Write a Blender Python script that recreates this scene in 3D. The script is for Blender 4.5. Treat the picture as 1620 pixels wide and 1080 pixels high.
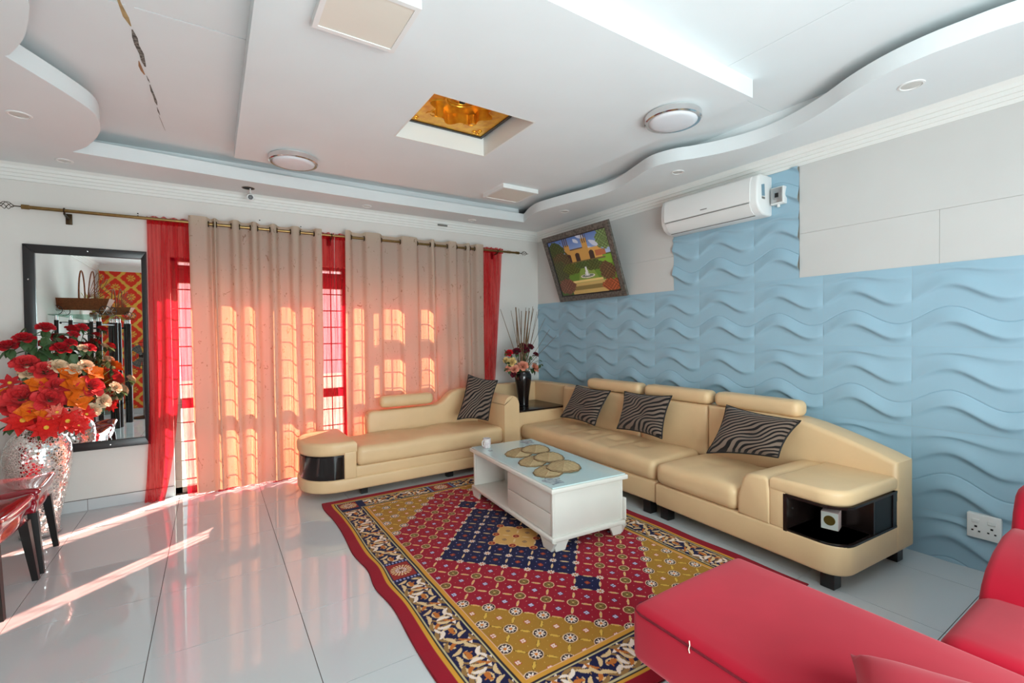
import bpy, bmesh, math, random
import numpy as np
from mathutils import Matrix, Vector

random.seed(7)
for _o in list(bpy.data.objects):
    bpy.data.objects.remove(_o)
S = bpy.context.scene
C = S.collection
PI = math.pi

# ------------------------------------------------------------------ camera
YAW, PITCH, ROLL = 0.5742, -0.0163, -0.0119
cd = bpy.data.cameras.new('camera'); cam = bpy.data.objects.new('camera', cd); C.objects.link(cam)
cd.sensor_width = 36.0; cd.lens = 734.586 / 1620 * 36.0; cd.clip_start = 0.05
fw = Vector((math.sin(YAW) * math.cos(PITCH), math.cos(YAW) * math.cos(PITCH), math.sin(PITCH)))
rt = Vector((math.cos(YAW), -math.sin(YAW), 0)); up = rt.cross(fw)
r2 = rt * math.cos(ROLL) + up * math.sin(ROLL); u2 = -rt * math.sin(ROLL) + up * math.cos(ROLL)
cam.matrix_world = Matrix(((r2.x, u2.x, -fw.x, -3.686), (r2.y, u2.y, -fw.y, -5.029), (r2.z, u2.z, -fw.z, 1.389), (0, 0, 0, 1)))
S.camera = cam
S.view_settings.view_transform = 'Standard'; S.view_settings.look = 'None'
S.view_settings.gamma = 1.0; S.view_settings.use_curve_mapping = False
S.view_settings.exposure = 0.1

# ------------------------------------------------------------------ world, sun, rear fill light
w = bpy.data.worlds.new('world'); S.world = w; w.use_nodes = True
bg = w.node_tree.nodes['Background']; bg.inputs[0].default_value = (0.93, 0.965, 1.0, 1); bg.inputs[1].default_value = 2.6
SUN_DIR = Vector((-0.66, -0.56, -0.47)).normalized()
sl = bpy.data.lights.new('sun', 'SUN'); sl.energy = 48.0; sl.angle = 0.012; sl.color = (1.0, 0.90, 0.75)
so = bpy.data.objects.new('sun', sl); C.objects.link(so); so.rotation_euler = SUN_DIR.to_track_quat('-Z', 'Y').to_euler(); so.location = (6, 6, 8)

def area(name, loc, rot, sx, sy, power, col):
    l = bpy.data.lights.new(name, 'AREA'); l.shape = 'RECTANGLE'; l.size = sx; l.size_y = sy; l.energy = power; l.color = col
    o = bpy.data.objects.new(name, l); C.objects.link(o); o.location = loc; o.rotation_euler = rot
    return o
# added fill lamp behind the camera, tilted up to brighten the ceiling
area('rear_fill_light', (-2.75, -6.14, 1.15), (PI / 2 + .24, 0, 0), 2.7, 2.1, 200, (0.96, 0.985, 1.0))

# ------------------------------------------------------------------ materials
def lin(c):
    return tuple((x / 255 / 12.92) if x / 255 <= .04045 else ((x / 255 + .055) / 1.055) ** 2.4 for x in c)
MATS = {}
def M(name, col, rough=.5, metal=0., spec=.5, var=0., vscale=8., bump=0., bscale=40., coat=0., sheen=0., col2=None, trans=0., vdetail=3.):
    if name in MATS: return MATS[name]
    m = bpy.data.materials.new(name); m.use_nodes = True; nt = m.node_tree; b = nt.nodes['Principled BSDF']
    c = lin(col)
    b.inputs['Base Color'].default_value = (*c, 1); b.inputs['Roughness'].default_value = rough; b.inputs['Metallic'].default_value = metal
    b.inputs['Specular IOR Level'].default_value = spec
    if coat: b.inputs['Coat Weight'].default_value = coat; b.inputs['Coat Roughness'].default_value = .05
    if sheen:
        b.inputs['Sheen Weight'].default_value = sheen; b.inputs['Sheen Roughness'].default_value = .5; b.inputs['Sheen Tint'].default_value = (*[min(1, .45 + x) for x in c], 1)
    if trans: b.inputs['Transmission Weight'].default_value = trans
    tc = nt.nodes.new('ShaderNodeTexCoord')
    if var or col2:
        n = nt.nodes.new('ShaderNodeTexNoise'); n.inputs['Scale'].default_value = vscale; n.inputs['Detail'].default_value = vdetail
        nt.links.new(tc.outputs['Object'], n.inputs['Vector'])
        r = nt.nodes.new('ShaderNodeValToRGB'); r.color_ramp.elements[0].position = .35; r.color_ramp.elements[1].position = .68
        a = lin(col2) if col2 else tuple(x * (1 - var) for x in c)
        r.color_ramp.elements[0].color = (*a, 1); r.color_ramp.elements[1].color = (*c, 1)
        nt.links.new(n.outputs['Fac'], r.inputs['Fac']); nt.links.new(r.outputs['Color'], b.inputs['Base Color'])
    if bump:
        n2 = nt.nodes.new('ShaderNodeTexNoise'); n2.inputs['Scale'].default_value = bscale; n2.inputs['Detail'].default_value = 4
        nt.links.new(tc.outputs['Object'], n2.inputs['Vector'])
        bp = nt.nodes.new('ShaderNodeBump'); bp.inputs['Strength'].default_value = bump; bp.inputs['Distance'].default_value = .01
        nt.links.new(n2.outputs['Fac'], bp.inputs['Height']); nt.links.new(bp.outputs['Normal'], b.inputs['Normal'])
    MATS[name] = m
    return m

def M_attr(name, rough=.9, spec=.2, sheen=0., bump=0., bscale=300., coat=0.):
    m = bpy.data.materials.new(name); m.use_nodes = True; nt = m.node_tree; b = nt.nodes['Principled BSDF']
    a = nt.nodes.new('ShaderNodeVertexColor'); a.layer_name = 'col'
    nt.links.new(a.outputs['Color'], b.inputs['Base Color'])
    b.inputs['Roughness'].default_value = rough; b.inputs['Specular IOR Level'].default_value = spec
    if sheen: b.inputs['Sheen Weight'].default_value = sheen
    if coat: b.inputs['Coat Weight'].default_value = coat; b.inputs['Coat Roughness'].default_value = .1
    if bump:
        tc = nt.nodes.new('ShaderNodeTexCoord'); n2 = nt.nodes.new('ShaderNodeTexNoise'); n2.inputs['Scale'].default_value = bscale
        nt.links.new(tc.outputs['Object'], n2.inputs['Vector'])
        bp = nt.nodes.new('ShaderNodeBump'); bp.inputs['Strength'].default_value = bump; bp.inputs['Distance'].default_value = .004
        nt.links.new(n2.outputs['Fac'], bp.inputs['Height']); nt.links.new(bp.outputs['Normal'], b.inputs['Normal'])
    MATS[name] = m
    return m

def M_cloth(name, col, tr_col, k_transp, k_transl, tint, specks=None):
    """woven cloth that lets light through: diffuse + translucent + open weave"""
    m = bpy.data.materials.new(name); m.use_nodes = True; nt = m.node_tree; nt.nodes.remove(nt.nodes['Principled BSDF'])
    out = nt.nodes['Material Output']
    d = nt.nodes.new('ShaderNodeBsdfDiffuse'); t = nt.nodes.new('ShaderNodeBsdfTranslucent'); p = nt.nodes.new('ShaderNodeBsdfTransparent')
    d.inputs[0].default_value = (*lin(col), 1); t.inputs[0].default_value = (*lin(tr_col), 1); p.inputs[0].default_value = (*lin(tint), 1)
    a = nt.nodes.new('ShaderNodeMixShader'); a.inputs[0].default_value = k_transl
    nt.links.new(d.outputs[0], a.inputs[1]); nt.links.new(t.outputs[0], a.inputs[2])
    b = nt.nodes.new('ShaderNodeMixShader'); b.inputs[0].default_value = k_transp
    nt.links.new(a.outputs[0], b.inputs[1]); nt.links.new(p.outputs[0], b.inputs[2]); nt.links.new(b.outputs[0], out.inputs[0])
    tc = nt.nodes.new('ShaderNodeTexCoord')
    if specks:
        mp = nt.nodes.new('ShaderNodeMapping'); mp.inputs['Scale'].default_value = (1, 1, .55)
        nt.links.new(tc.outputs['Object'], mp.inputs[0])
        n = nt.nodes.new('ShaderNodeTexNoise'); n.inputs['Scale'].default_value = 26; n.inputs['Detail'].default_value = 5; n.inputs['Distortion'].default_value = 1.6
        nt.links.new(mp.outputs[0], n.inputs['Vector'])
        r = nt.nodes.new('ShaderNodeValToRGB'); e = r.color_ramp.elements
        e[0].position = .0; e[0].color = (*lin(col), 1); e[1].position = .64; e[1].color = (*lin(col), 1)
        k = e.new(.69); k.color = (*lin(specks), 1)
        nt.links.new(n.outputs['Fac'], r.inputs[0]); nt.links.new(r.outputs[0], d.inputs[0])
    else:
        # streaky weave: threads run up and down
        mp = nt.nodes.new('ShaderNodeMapping'); mp.inputs['Scale'].default_value = (60, 60, 1.2)
        nt.links.new(tc.outputs['Object'], mp.inputs[0])
        n = nt.nodes.new('ShaderNodeTexNoise'); n.inputs['Scale'].default_value = 1.0; n.inputs['Detail'].default_value = 3
        nt.links.new(mp.outputs[0], n.inputs['Vector'])
        mr = nt.nodes.new('ShaderNodeMapRange'); mr.inputs[1].default_value = .35; mr.inputs[2].default_value = .7
        mr.inputs[3].default_value = k_transp * .55; mr.inputs[4].default_value = min(.95, k_transp * 1.5)
        nt.links.new(n.outputs['Fac'], mr.inputs[0]); nt.links.new(mr.outputs[0], b.inputs[0])
    MATS[name] = m
    return m

def M_pane(name, tint=(235, 245, 245), gl=.08, rough=.02):
    """thin clear glass: mostly passes light, a little gloss"""
    m = bpy.data.materials.new(name); m.use_nodes = True; nt = m.node_tree; nt.nodes.remove(nt.nodes['Principled BSDF'])
    out = nt.nodes['Material Output']
    p = nt.nodes.new('ShaderNodeBsdfTransparent'); p.inputs[0].default_value = (*lin(tint), 1)
    g = nt.nodes.new('ShaderNodeBsdfGlossy'); g.inputs['Roughness'].default_value = rough
    x = nt.nodes.new('ShaderNodeMixShader'); x.inputs[0].default_value = gl
    nt.links.new(p.outputs[0], x.inputs[1]); nt.links.new(g.outputs[0], x.inputs[2]); nt.links.new(x.outputs[0], out.inputs[0])
    MATS[name] = m
    return m

def M_zebra(name):
    m = bpy.data.materials.new(name); m.use_nodes = True; nt = m.node_tree; b = nt.nodes['Principled BSDF']
    tc = nt.nodes.new('ShaderNodeTexCoord'); mp = nt.nodes.new('ShaderNodeMapping'); mp.inputs['Rotation'].default_value = (0, 0, .9)
    nt.links.new(tc.outputs['UV'], mp.inputs[0])
    wv = nt.nodes.new('ShaderNodeTexWave'); wv.inputs['Scale'].default_value = 3.9; wv.inputs['Distortion'].default_value = 15.0
    wv.inputs['Detail'].default_value = 1.0; wv.inputs['Detail Scale'].default_value = .50; wv.inputs['Detail Roughness'].default_value = .35
    nt.links.new(mp.outputs[0], wv.inputs['Vector'])
    r = nt.nodes.new('ShaderNodeValToRGB'); e = r.color_ramp.elements
    e[0].position = .40; e[0].color = (*lin((24, 20, 20)), 1); e[1].position = .50; e[1].color = (*lin((122, 104, 92)), 1)
    nt.links.new(wv.outputs['Fac'], r.inputs[0]); nt.links.new(r.outputs[0], b.inputs['Base Color'])
    b.inputs['Roughness'].default_value = .8; b.inputs['Specular IOR Level'].default_value = .2; b.inputs['Sheen Weight'].default_value = .15
    bp = nt.nodes.new('ShaderNodeBump'); bp.inputs['Strength'].default_value = .35; bp.inputs['Distance'].default_value = .004
    nt.links.new(wv.outputs['Fac'], bp.inputs['Height']); nt.links.new(bp.outputs['Normal'], b.inputs['Normal'])
    MATS[name] = m
    return m

def M_mosaic(name):
    """little mirror chips set in pale grout"""
    m = bpy.data.materials.new(name); m.use_nodes = True; nt = m.node_tree; b = nt.nodes['Principled BSDF']
    tc = nt.nodes.new('ShaderNodeTexCoord')
    v = nt.nodes.new('ShaderNodeTexVoronoi'); v.inputs['Scale'].default_value = 62
    v2 = nt.nodes.new('ShaderNodeTexVoronoi'); v2.feature = 'DISTANCE_TO_EDGE'; v2.inputs['Scale'].default_value = 62
    nt.links.new(tc.outputs['Object'], v.inputs['Vector']); nt.links.new(tc.outputs['Object'], v2.inputs['Vector'])
    r = nt.nodes.new('ShaderNodeValToRGB'); e = r.color_ramp.elements; e[0].position = .06; e[0].color = (.62, .58, .52, 1); e[1].position = .12; e[1].color = (.93, .93, .92, 1)
    nt.links.new(v2.outputs['Distance'], r.inputs[0]); nt.links.new(r.outputs[0], b.inputs['Base Color'])
    r2_ = nt.nodes.new('ShaderNodeMapRange'); r2_.inputs[1].default_value = .06; r2_.inputs[2].default_value = .12; r2_.inputs[3].default_value = 0; r2_.inputs[4].default_value = 1
    nt.links.new(v2.outputs['Distance'], r2_.inputs[0]); nt.links.new(r2_.outputs[0], b.inputs['Metallic'])
    b.inputs['Roughness'].default_value = .12
    # each chip is tilted a little: bend the normal by its cell colour
    geo = nt.nodes.new('ShaderNodeNewGeometry')
    sub = nt.nodes.new('ShaderNodeVectorMath'); sub.operation = 'SUBTRACT'; sub.inputs[1].default_value = (.5, .5, .5)
    nt.links.new(v.outputs['Color'], sub.inputs[0])
    sc = nt.nodes.new('ShaderNodeVectorMath'); sc.operation = 'SCALE'; sc.inputs['Scale'].default_value = .30
    nt.links.new(sub.outputs[0], sc.inputs[0])
    ad = nt.nodes.new('ShaderNodeVectorMath'); ad.operation = 'ADD'
    nt.links.new(geo.outputs['Normal'], ad.inputs[0]); nt.links.new(sc.outputs[0], ad.inputs[1])
    no = nt.nodes.new('ShaderNodeVectorMath'); no.operation = 'NORMALIZE'
    nt.links.new(ad.outputs[0], no.inputs[0]); nt.links.new(no.outputs[0], b.inputs['Normal'])
    MATS[name] = m
    return m

WHITE = M('wall_paint', (222, 219, 214), .75, var=.04, vscale=2.5, bump=.05, bscale=25)
BOARD = M('board_paint', (205, 204, 201), .7, var=.05, vscale=1.6, bump=.06, bscale=18)
SEAM = M('seam_filler', (196, 188, 172), .9, var=.3, vscale=14)
CEIL = M('ceiling_paint', (228, 233, 234), .8, var=.03, vscale=2.)
CORN = M('cornice_white', (228, 228, 224), .55)
TILE = M('floor_tile_glaze', (203, 207, 209), .045, spec=.62, var=.025, vscale=1.2)
GROUT = M('grout', (92, 78, 70), .9, var=.2)
BLUE = M('blue_panel_paint', (152, 185, 202), .55, var=.03, vscale=3)
LEATHER = M('beige_leather', (230, 195, 150), .40, spec=.42, var=.05, vscale=5, bump=.28, bscale=11)
DARKWOOD = M('dark_brown_wood', (34, 24, 22), .22, spec=.5, var=.3, vscale=6)
BLACKWOOD = M('black_wood', (24, 22, 22), .35, var=.2, vscale=8)
VELVET = M('red_velvet', (180, 26, 48), .95, spec=.03, sheen=.42, col2=(160, 16, 38), vscale=2.2, bump=.03, bscale=9)
VINYL = M('red_vinyl', (150, 18, 36), .14, spec=.6, coat=.6, var=.15, vscale=5)
FURN = M('white_lacquer', (226, 222, 214), .28, spec=.5, var=.02)
CHROME = M('chrome', (225, 225, 225), .12, metal=1.)
BRASS = M('antique_brass', (158, 130, 84), .28, metal=1., var=.2, vscale=30)
BRONZE = M('dark_bronze', (70, 56, 40), .4, metal=.9)
GOLD = M('gold_leaf', (242, 184, 56), .30, metal=.65, col2=(220, 146, 40), vscale=18, bump=.08, bscale=60)
MIRROR = M('mirror_silver', (236, 240, 240), .0, metal=1.)
PLASTIC = M('white_plastic', (228, 228, 226), .35, var=.01)
GREYPL = M('grey_plastic', (120, 118, 114), .45, var=.1)
DARKHOLE = M('dark_cavity', (30, 28, 26), .9, var=.2)
ALU = M('brushed_aluminium', (190, 190, 190), .3, metal=1., var=.05)
LAMPG = M('opal_diffuser', (226, 228, 232), .35, spec=.4, var=.01)
DOORFR = M('door_frame_paint', (150, 138, 128), .5, var=.1)
SHEER = M_cloth('red_sheer', (182, 18, 36), (222, 26, 48), .56, .5, (255, 176, 172))
BEIGE = M_cloth('beige_curtain', (196, 185, 170), (238, 198, 146), .02, .36, (240, 220, 200), specks=(128, 112, 104))
PANE = M_pane('clear_glass'); TGLASS = M_pane('shelf_glass', (215, 235, 228), .12)
ZEBRA = M_zebra('zebra_cloth'); MOSAIC = M_mosaic('mirror_mosaic')
STEMG = M('stem_green', (70, 92, 48), .6, var=.2); LEAFG = M('leaf_green', (74, 104, 62), .5, var=.3, vscale=20)
STRAW = M('dry_reed', (128, 98, 66), .8, var=.35, vscale=30)

# ------------------------------------------------------------------ geometry helpers: every shape is (verts, faces)
def join(*gs):
    V, F = [], []
    for g in gs:
        o = len(V); V += [tuple(p) for p in g[0]]; F += [tuple(i + o for i in f) for f in g[1]]
    return V, F
def box(x0, x1, y0, y1, z0, z1):
    x0, x1 = sorted((x0, x1)); y0, y1 = sorted((y0, y1)); z0, z1 = sorted((z0, z1))
    V = [(x, y, z) for z in (z0, z1) for y in (y0, y1) for x in (x0, x1)]
    return V, [(0, 2, 3, 1), (4, 5, 7, 6), (0, 1, 5, 4), (2, 6, 7, 3), (0, 4, 6, 2), (1, 3, 7, 5)]
def _axis(h, r, n, m):
    a = [-h + r * (1 - math.cos(PI / 2 * i / n)) for i in range(n)]
    b = [-(h - r) + 2 * (h - r) * i / m for i in range(m + 1)]
    return a + b + [-t for t in reversed(a)]
def rbox(x0, x1, y0, y1, z0, z1, r, n=3, m=4, puff=0., fn=None):
    """box with rounded edges; puff lifts the top, fn(p, u, v, w) moves every vertex"""
    x0, x1 = sorted((x0, x1)); y0, y1 = sorted((y0, y1)); z0, z1 = sorted((z0, z1))
    h = ((x1 - x0) / 2, (y1 - y0) / 2, (z1 - z0) / 2); c = ((x0 + x1) / 2, (y0 + y1) / 2, (z0 + z1) / 2)
    r = min(r, min(h) * .999)
    mm = m if isinstance(m, tuple) else (m, m, m)
    ax = [_axis(h[i], r, n, mm[i]) for i in range(3)]
    idx, V, F = {}, [], []
    def vid(q):
        k = tuple(round(t, 6) for t in q)
        if k in idx: return idx[k]
        inn = [max(-(h[i] - r), min(h[i] - r, q[i])) for i in range(3)]
        d = [q[i] - inn[i] for i in range(3)]; l = math.sqrt(sum(t * t for t in d)) or 1
        # flat faces keep their plane: only round where more than one axis is beyond the core
        p = [inn[i] + r * d[i] / l for i in range(3)]
        u, v, w_ = p[0] / h[0], p[1] / h[1], p[2] / h[2]
        if puff: p[2] += puff * (1 - u * u) * (1 - v * v) * (.5 + .5 * w_)
        p = [p[i] + c[i] for i in range(3)]
        if fn: p = fn(p, u, v, w_)
        idx[k] = len(V); V.append(tuple(p)); return idx[k]
    for a in range(3):
        b, cc = (a + 1) % 3, (a + 2) % 3
        for s in (-1, 1):
            for i in range(len(ax[b]) - 1):
                for j in range(len(ax[cc]) - 1):
                    q = []
                    for (ii, jj) in ((i, j), (i + 1, j), (i + 1, j + 1), (i, j + 1)):
                        t = [0, 0, 0]; t[a] = s * h[a]; t[b] = ax[b][ii]; t[cc] = ax[cc][jj]; q.append(vid(t))
                    if s < 0: q.reverse()
                    q2 = []
                    for t in q:
                        if t not in q2: q2.append(t)
                    if len(q2) > 2: F.append(tuple(q2))
    return V, F
def bm_geo(bm):
    bm.verts.ensure_lookup_table()
    g = [tuple(v.co) for v in bm.verts], [tuple(v.index for v in f.verts) for f in bm.faces]
    bm.free(); return g
def prism(poly, a, b, axis='z', bevel=0., seg=3):
    """extrude a 2-D outline from a to b along an axis, rounding the rims by bevel"""
    bm = bmesh.new()
    def P(q, t): return {'z': (q[0], q[1], t), 'y': (q[0], t, q[1]), 'x': (t, q[0], q[1])}[axis]
    lo = [bm.verts.new(P(q, a)) for q in poly]; hi = [bm.verts.new(P(q, b)) for q in poly]
    n = len(poly); f1 = bm.faces.new(lo); f2 = bm.faces.new(hi)
    for i in range(n): bm.faces.new((lo[i], lo[(i + 1) % n], hi[(i + 1) % n], hi[i]))
    bmesh.ops.recalc_face_normals(bm, faces=bm.faces)
    if bevel:
        ed = list({e for f in (f1, f2) for e in f.edges})
        bmesh.ops.bevel(bm, geom=ed, offset=bevel, segments=seg, profile=.5, affect='EDGES', clamp_overlap=True)
    bm.verts.index_update()
    return bm_geo(bm)
def tube(path, r, n=8, closed=False, cap=True):
    P = [Vector(p) for p in path]; k = len(P); rr = r if isinstance(r, (list, tuple)) else [r] * k
    V, F = [], []; prev = None
    for i in range(k):
        if closed: t = P[(i + 1) % k] - P[i - 1]
        else: t = P[min(i + 1, k - 1)] - P[max(i - 1, 0)]
        t.normalize()
        if prev is None:
            a = t.orthogonal().normalized()
        else:
            a = (prev - t * prev.dot(t)).normalized()
        prev = a; b = t.cross(a)
        for j in range(n):
            th = 2 * PI * j / n; V.append(tuple(P[i] + a * (rr[i] * math.cos(th)) + b * (rr[i] * math.sin(th))))
    for i in range(k if closed else k - 1):
        for j in range(n):
            i2 = (i + 1) % k
            F.append((i * n + j, i * n + (j + 1) % n, i2 * n + (j + 1) % n, i2 * n + j))
    if cap and not closed:
        F.append(tuple(reversed(range(n)))); F.append(tuple((k - 1) * n + j for j in range(n)))
    return V, F
def lathe(prof, c=(0, 0, 0), n=32, axis='z'):
    V, F = [], []
    for (r, z) in prof:
        for j in range(n):
            t = 2 * PI * j / n; p = (r * math.cos(t), r * math.sin(t), z)
            if axis == 'y': p = (p[0], p[2], p[1])
            if axis == 'x': p = (p[2], p[0], p[1])
            V.append((c[0] + p[0], c[1] + p[1], c[2] + p[2]))
    k = len(prof)
    for i in range(k - 1):
        for j in range(n):
            F.append((i * n + j, i * n + (j + 1) % n, (i + 1) * n + (j + 1) % n, (i + 1) * n + j))
    if prof[0][0] > 1e-6: F.append(tuple(reversed(range(n))))
    if prof[-1][0] > 1e-6: F.append(tuple((k - 1) * n + j for j in range(n)))
    return V, F
def grid(fn, nu, nv):
    V = [tuple(fn(i / nu, j / nv)) for j in range(nv + 1) for i in range(nu + 1)]
    F = [(j * (nu + 1) + i, j * (nu + 1) + i + 1, (j + 1) * (nu + 1) + i + 1, (j + 1) * (nu + 1) + i) for j in range(nv) for i in range(nu)]
    return V, F
def torus(c, R, r, axis='z', n=24, m=8):
    pts = []
    for i in range(n):
        t = 2 * PI * i / n; a, b = R * math.cos(t), R * math.sin(t)
        pts.append({'z': (c[0] + a, c[1] + b, c[2]), 'y': (c[0] + a, c[1], c[2] + b), 'x': (c[0], c[1] + a, c[2] + b)}[axis])
    return tube(pts, r, m, closed=True)
def xf(g, mtx): return [tuple(mtx @ Vector(p)) for p in g[0]], g[1]
def ellip(c, rx, ry, rz, n=12, m=8):
    return lathe_e(c, rx, ry, rz, n, m)
def lathe_e(c, rx, ry, rz, n, m):
    V, F = [], []
    for i in range(m + 1):
        a = -PI / 2 + PI * i / m; rr = max(math.cos(a), 1e-4)
        for j in range(n):
            t = 2 * PI * j / n; V.append((c[0] + rx * rr * math.cos(t), c[1] + ry * rr * math.sin(t), c[2] + rz * math.sin(a)))
    for i in range(m):
        for j in range(n): F.append((i * n + j, i * n + (j + 1) % n, (i + 1) * n + (j + 1) % n, (i + 1) * n + j))
    return V, F

MW = {}
def mesh(name, g, mat, smooth=True, ang=38):
    me = bpy.data.meshes.new(name); me.from_pydata([tuple(p) for p in g[0]], [], [tuple(f) for f in g[1]]); me.update()
    if mat: me.materials.append(mat)
    if smooth:
        me.shade_smooth()
        if ang: me.set_sharp_from_angle(angle=math.radians(ang))
    return me
def link(name, me, parent=None, mtx=None):
    o = bpy.data.objects.new(name, me); C.objects.link(o)
    if parent is not None: o.parent = parent
    if mtx is not None: o.matrix_local = mtx
    MW[o] = (MW[parent] if parent is not None else Matrix()) @ (mtx if mtx is not None else Matrix())
    return o
def obj(name, g, mat, parent=None, local=False, smooth=True, ang=38):
    """one mesh object; g is in world coordinates unless local, and is brought into the parent's own frame"""
    if parent is not None:
        if not local: g = xf(g, MW[parent].inverted())
        return link(name, mesh(name, g, mat, smooth, ang), parent)
    V = np.array(g[0]); c = Vector(((V[:, 0].min() + V[:, 0].max()) / 2, (V[:, 1].min() + V[:, 1].max()) / 2, V[:, 2].min()))
    g = xf(g, Matrix.Translation(-c))
    return link(name, mesh(name, g, mat, smooth, ang), None, Matrix.Translation(c))
def tag(o, label, cat, group=None):
    o['label'] = label; o['category'] = cat
    if group: o['group'] = group
    return o
def thing(name, label, cat, loc=(0, 0, 0), rotz=0., group=None):
    m = Matrix.Translation(loc) @ Matrix.Rotation(rotz, 4, 'Z')
    o = link(name, None, None, m); o.empty_display_size = .1
    return tag(o, label, cat, group)
def struct(name, g, mat, parent=None, smooth=False):
    o = obj(name, g, mat, parent, smooth=smooth)
    if parent is None: o['kind'] = 'structure'
    return o
def dup(root, loc, rotz, label=None, group=None):
    r = root.copy(); C.objects.link(r); r.matrix_local = Matrix.Translation(loc) @ Matrix.Rotation(rotz, 4, 'Z'); MW[r] = r.matrix_local.copy()
    if label: r['label'] = label
    if group: r['group'] = group
    for ch in list(root.children):
        c = ch.copy(); C.objects.link(c); c.parent = r; MW[c] = MW[r] @ ch.matrix_local
        for g in list(ch.children):
            d = g.copy(); C.objects.link(d); d.parent = c
    return r
def paint(me, cols):
    """point colours from an (n,3) sRGB 0..255 array"""
    a = np.asarray(cols, dtype=np.float32) / 255.0
    a = np.where(a <= .04045, a / 12.92, ((a + .055) / 1.055) ** 2.4)
    at = me.color_attributes.new('col', 'FLOAT_COLOR', 'POINT')
    f = np.ones((len(a), 4), dtype=np.float32); f[:, :3] = a
    at.data.foreach_set('color', f.ravel())

# ================================================================== THE SETTING
XL, YR, ZC, ZS, ZLIP = -5.40, -6.00, 2.90, 2.72, 2.82
# ---- floor: grout bed and glazed tiles, each its own piece
floor = struct('floor', box(XL - .2, .2, YR - .2, .2, -.12, -.004), GROUT)
TX, TY = .609, .608
xs = [-4.5542 + TX * k for k in range(-2, 9)]; ys = [-.0753 - TY * j for j in range(-1, 11)]
xe = sorted({XL, 0.} | {x for x in xs if XL < x < 0}); ye = sorted({YR, 0.} | {y for y in ys if YR < y < 0})
gcache = {}
for i in range(len(xe) - 1):
    for j in range(len(ye) - 1):
        a, b = xe[i + 1] - xe[i], ye[j + 1] - ye[j]
        k = (round(a, 3), round(b, 3))
        if k not in gcache:
            g = .0016
            gcache[k] = mesh('tile', box(g, a - g, g, b - g, -.012, 0), TILE, smooth=False)
        t = link('tile', gcache[k], floor, MW[floor].inverted() @ Matrix.Translation((xe[i], ye[j], 0)))

# ---- back wall with the opening of the glazed doors
DX0, DX1, DZ1 = -3.98, -1.15, 2.10
wall_back = struct('wall_back', join(box(XL - .2, DX0, 0, .2, 0, 3.1), box(DX1, .2, 0, .2, 0, 3.1), box(DX0, DX1, 0, .2, DZ1, 3.1)), WHITE)
wall_left = struct('wall_left', box(XL - .2, XL, YR - .2, 0, 0, 3.1), WHITE)
RX0, RX1, RZ0, RZ1 = -4.15, -1.35, .02, 2.35
wall_rear = struct('wall_rear', join(box(XL, RX0, YR - .2, YR, 0, 3.1), box(RX1, 0, YR - .2, YR, 0, 3.1), box(RX0, RX1, YR - .2, YR, -.1, RZ0), box(RX0, RX1, YR - .2, YR, RZ1, 3.1)), WHITE)
wall_right = struct('wall_right', box(0, .2, YR - .2, 0, 0, 3.1), SEAM)
ground = struct('ground', box(-14, 10, .2, 14, -.25, -.06), M('outside_paving', (196, 188, 176), .9, var=.15, vscale=1.))

for x, z in ((-4.19, 2.445), (-4.19, 2.425), (-3.28, 2.50), (-2.92, 2.48)):
    obj('nail_hole', box(x - .005, x + .005, -.0008, 0, z - .005, z + .005), DARKHOLE, wall_back, smooth=False)
# ---- skirting tiles along the back wall
bb = struct('baseboard_back', join(box(XL, DX0, -.004, 0, 0, .092), box(DX1, 0, -.004, 0, 0, .092)), GROUT)
for a, b in [(XL, -5.163), (-5.163, -4.554), (-4.554, DX0 - .002), (DX1, -.9), (-.9, -.291), (-.291, 0)]:
    obj('skirting_tile', box(a + .0015, b - .0015, -.012, -.003, .001, .089), TILE, bb, smooth=False)
for nm, a in (('baseboard_left', None), ('baseboard_rear', None)):
    o = struct(nm, box(XL, XL + .012, YR, -.02, 0, .09) if nm.endswith('left') else box(XL, 0, YR, YR + .012, 0, .09), TILE)

# ---- glazed doors in the back wall (seen only through the curtains) and the rear window added for the fill lamp
def glazed(name, X0, X1, Z0, Z1, yc, xm, zm, rail, mull, bars=True):
    """frame with mullions xm and rails zm (centre, half height); panes and security bars"""
    fr = join(box(X0, X1, yc - .03, yc + .03, Z1 - .03, Z1), box(X0, X1, yc - .03, yc + .03, Z0, Z0 + .05),
              box(X0, X0 + .05, yc - .03, yc + .03, Z0, Z1), box(X1 - .05, X1, yc - .03, yc + .03, Z0, Z1))
    root = struct(name, fr, DOORFR)
    for x in xm: obj('mullion', box(x - mull, x + mull, yc - .028, yc + .028, Z0 + .05, Z1 - .03), DOORFR, root, smooth=False)
    for z, hh, xa, xb in zm: obj('rail', box(xa, xb, yc - .026, yc + .026, z - hh, z + hh), DOORFR, root, smooth=False)
    xx = [X0 + .05] + sorted(xm) + [X1 - .05]
    for i in range(len(xx) - 1):
        obj('pane', box(xx[i], xx[i + 1], yc - .003, yc + .003, Z0 + .04, Z1 - .02), PANE, root, smooth=False)
        if bars:
            n = 2
            for k in range(1, n + 1):
                x = xx[i] + (xx[i + 1] - xx[i]) * k / (n + 1)
                obj('security_bar', tube([(x, yc - .045, Z0), (x, yc - .045, Z1)], .006, 6), DOORFR, root)
    if bars:
        z = Z0 + .12
        while z < Z1:
            obj('security_bar', tube([(X0, yc - .045, z), (X1, yc - .045, z)], .006, 6), DOORFR, root); z += .17
    return root
glazed('door_1', DX0, DX1, 0., DZ1, .10, [-3.43, -2.955, -2.48, -2.005, -1.53], [(1.41, .075, -2.005, -1.2), (.885, .075, -2.005, -1.2), (.36, .075, -2.005, -1.2), (1.96, .08, -3.93, -1.2), (.80, .045, -3.93, -2.005)], .07, .04)
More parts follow.
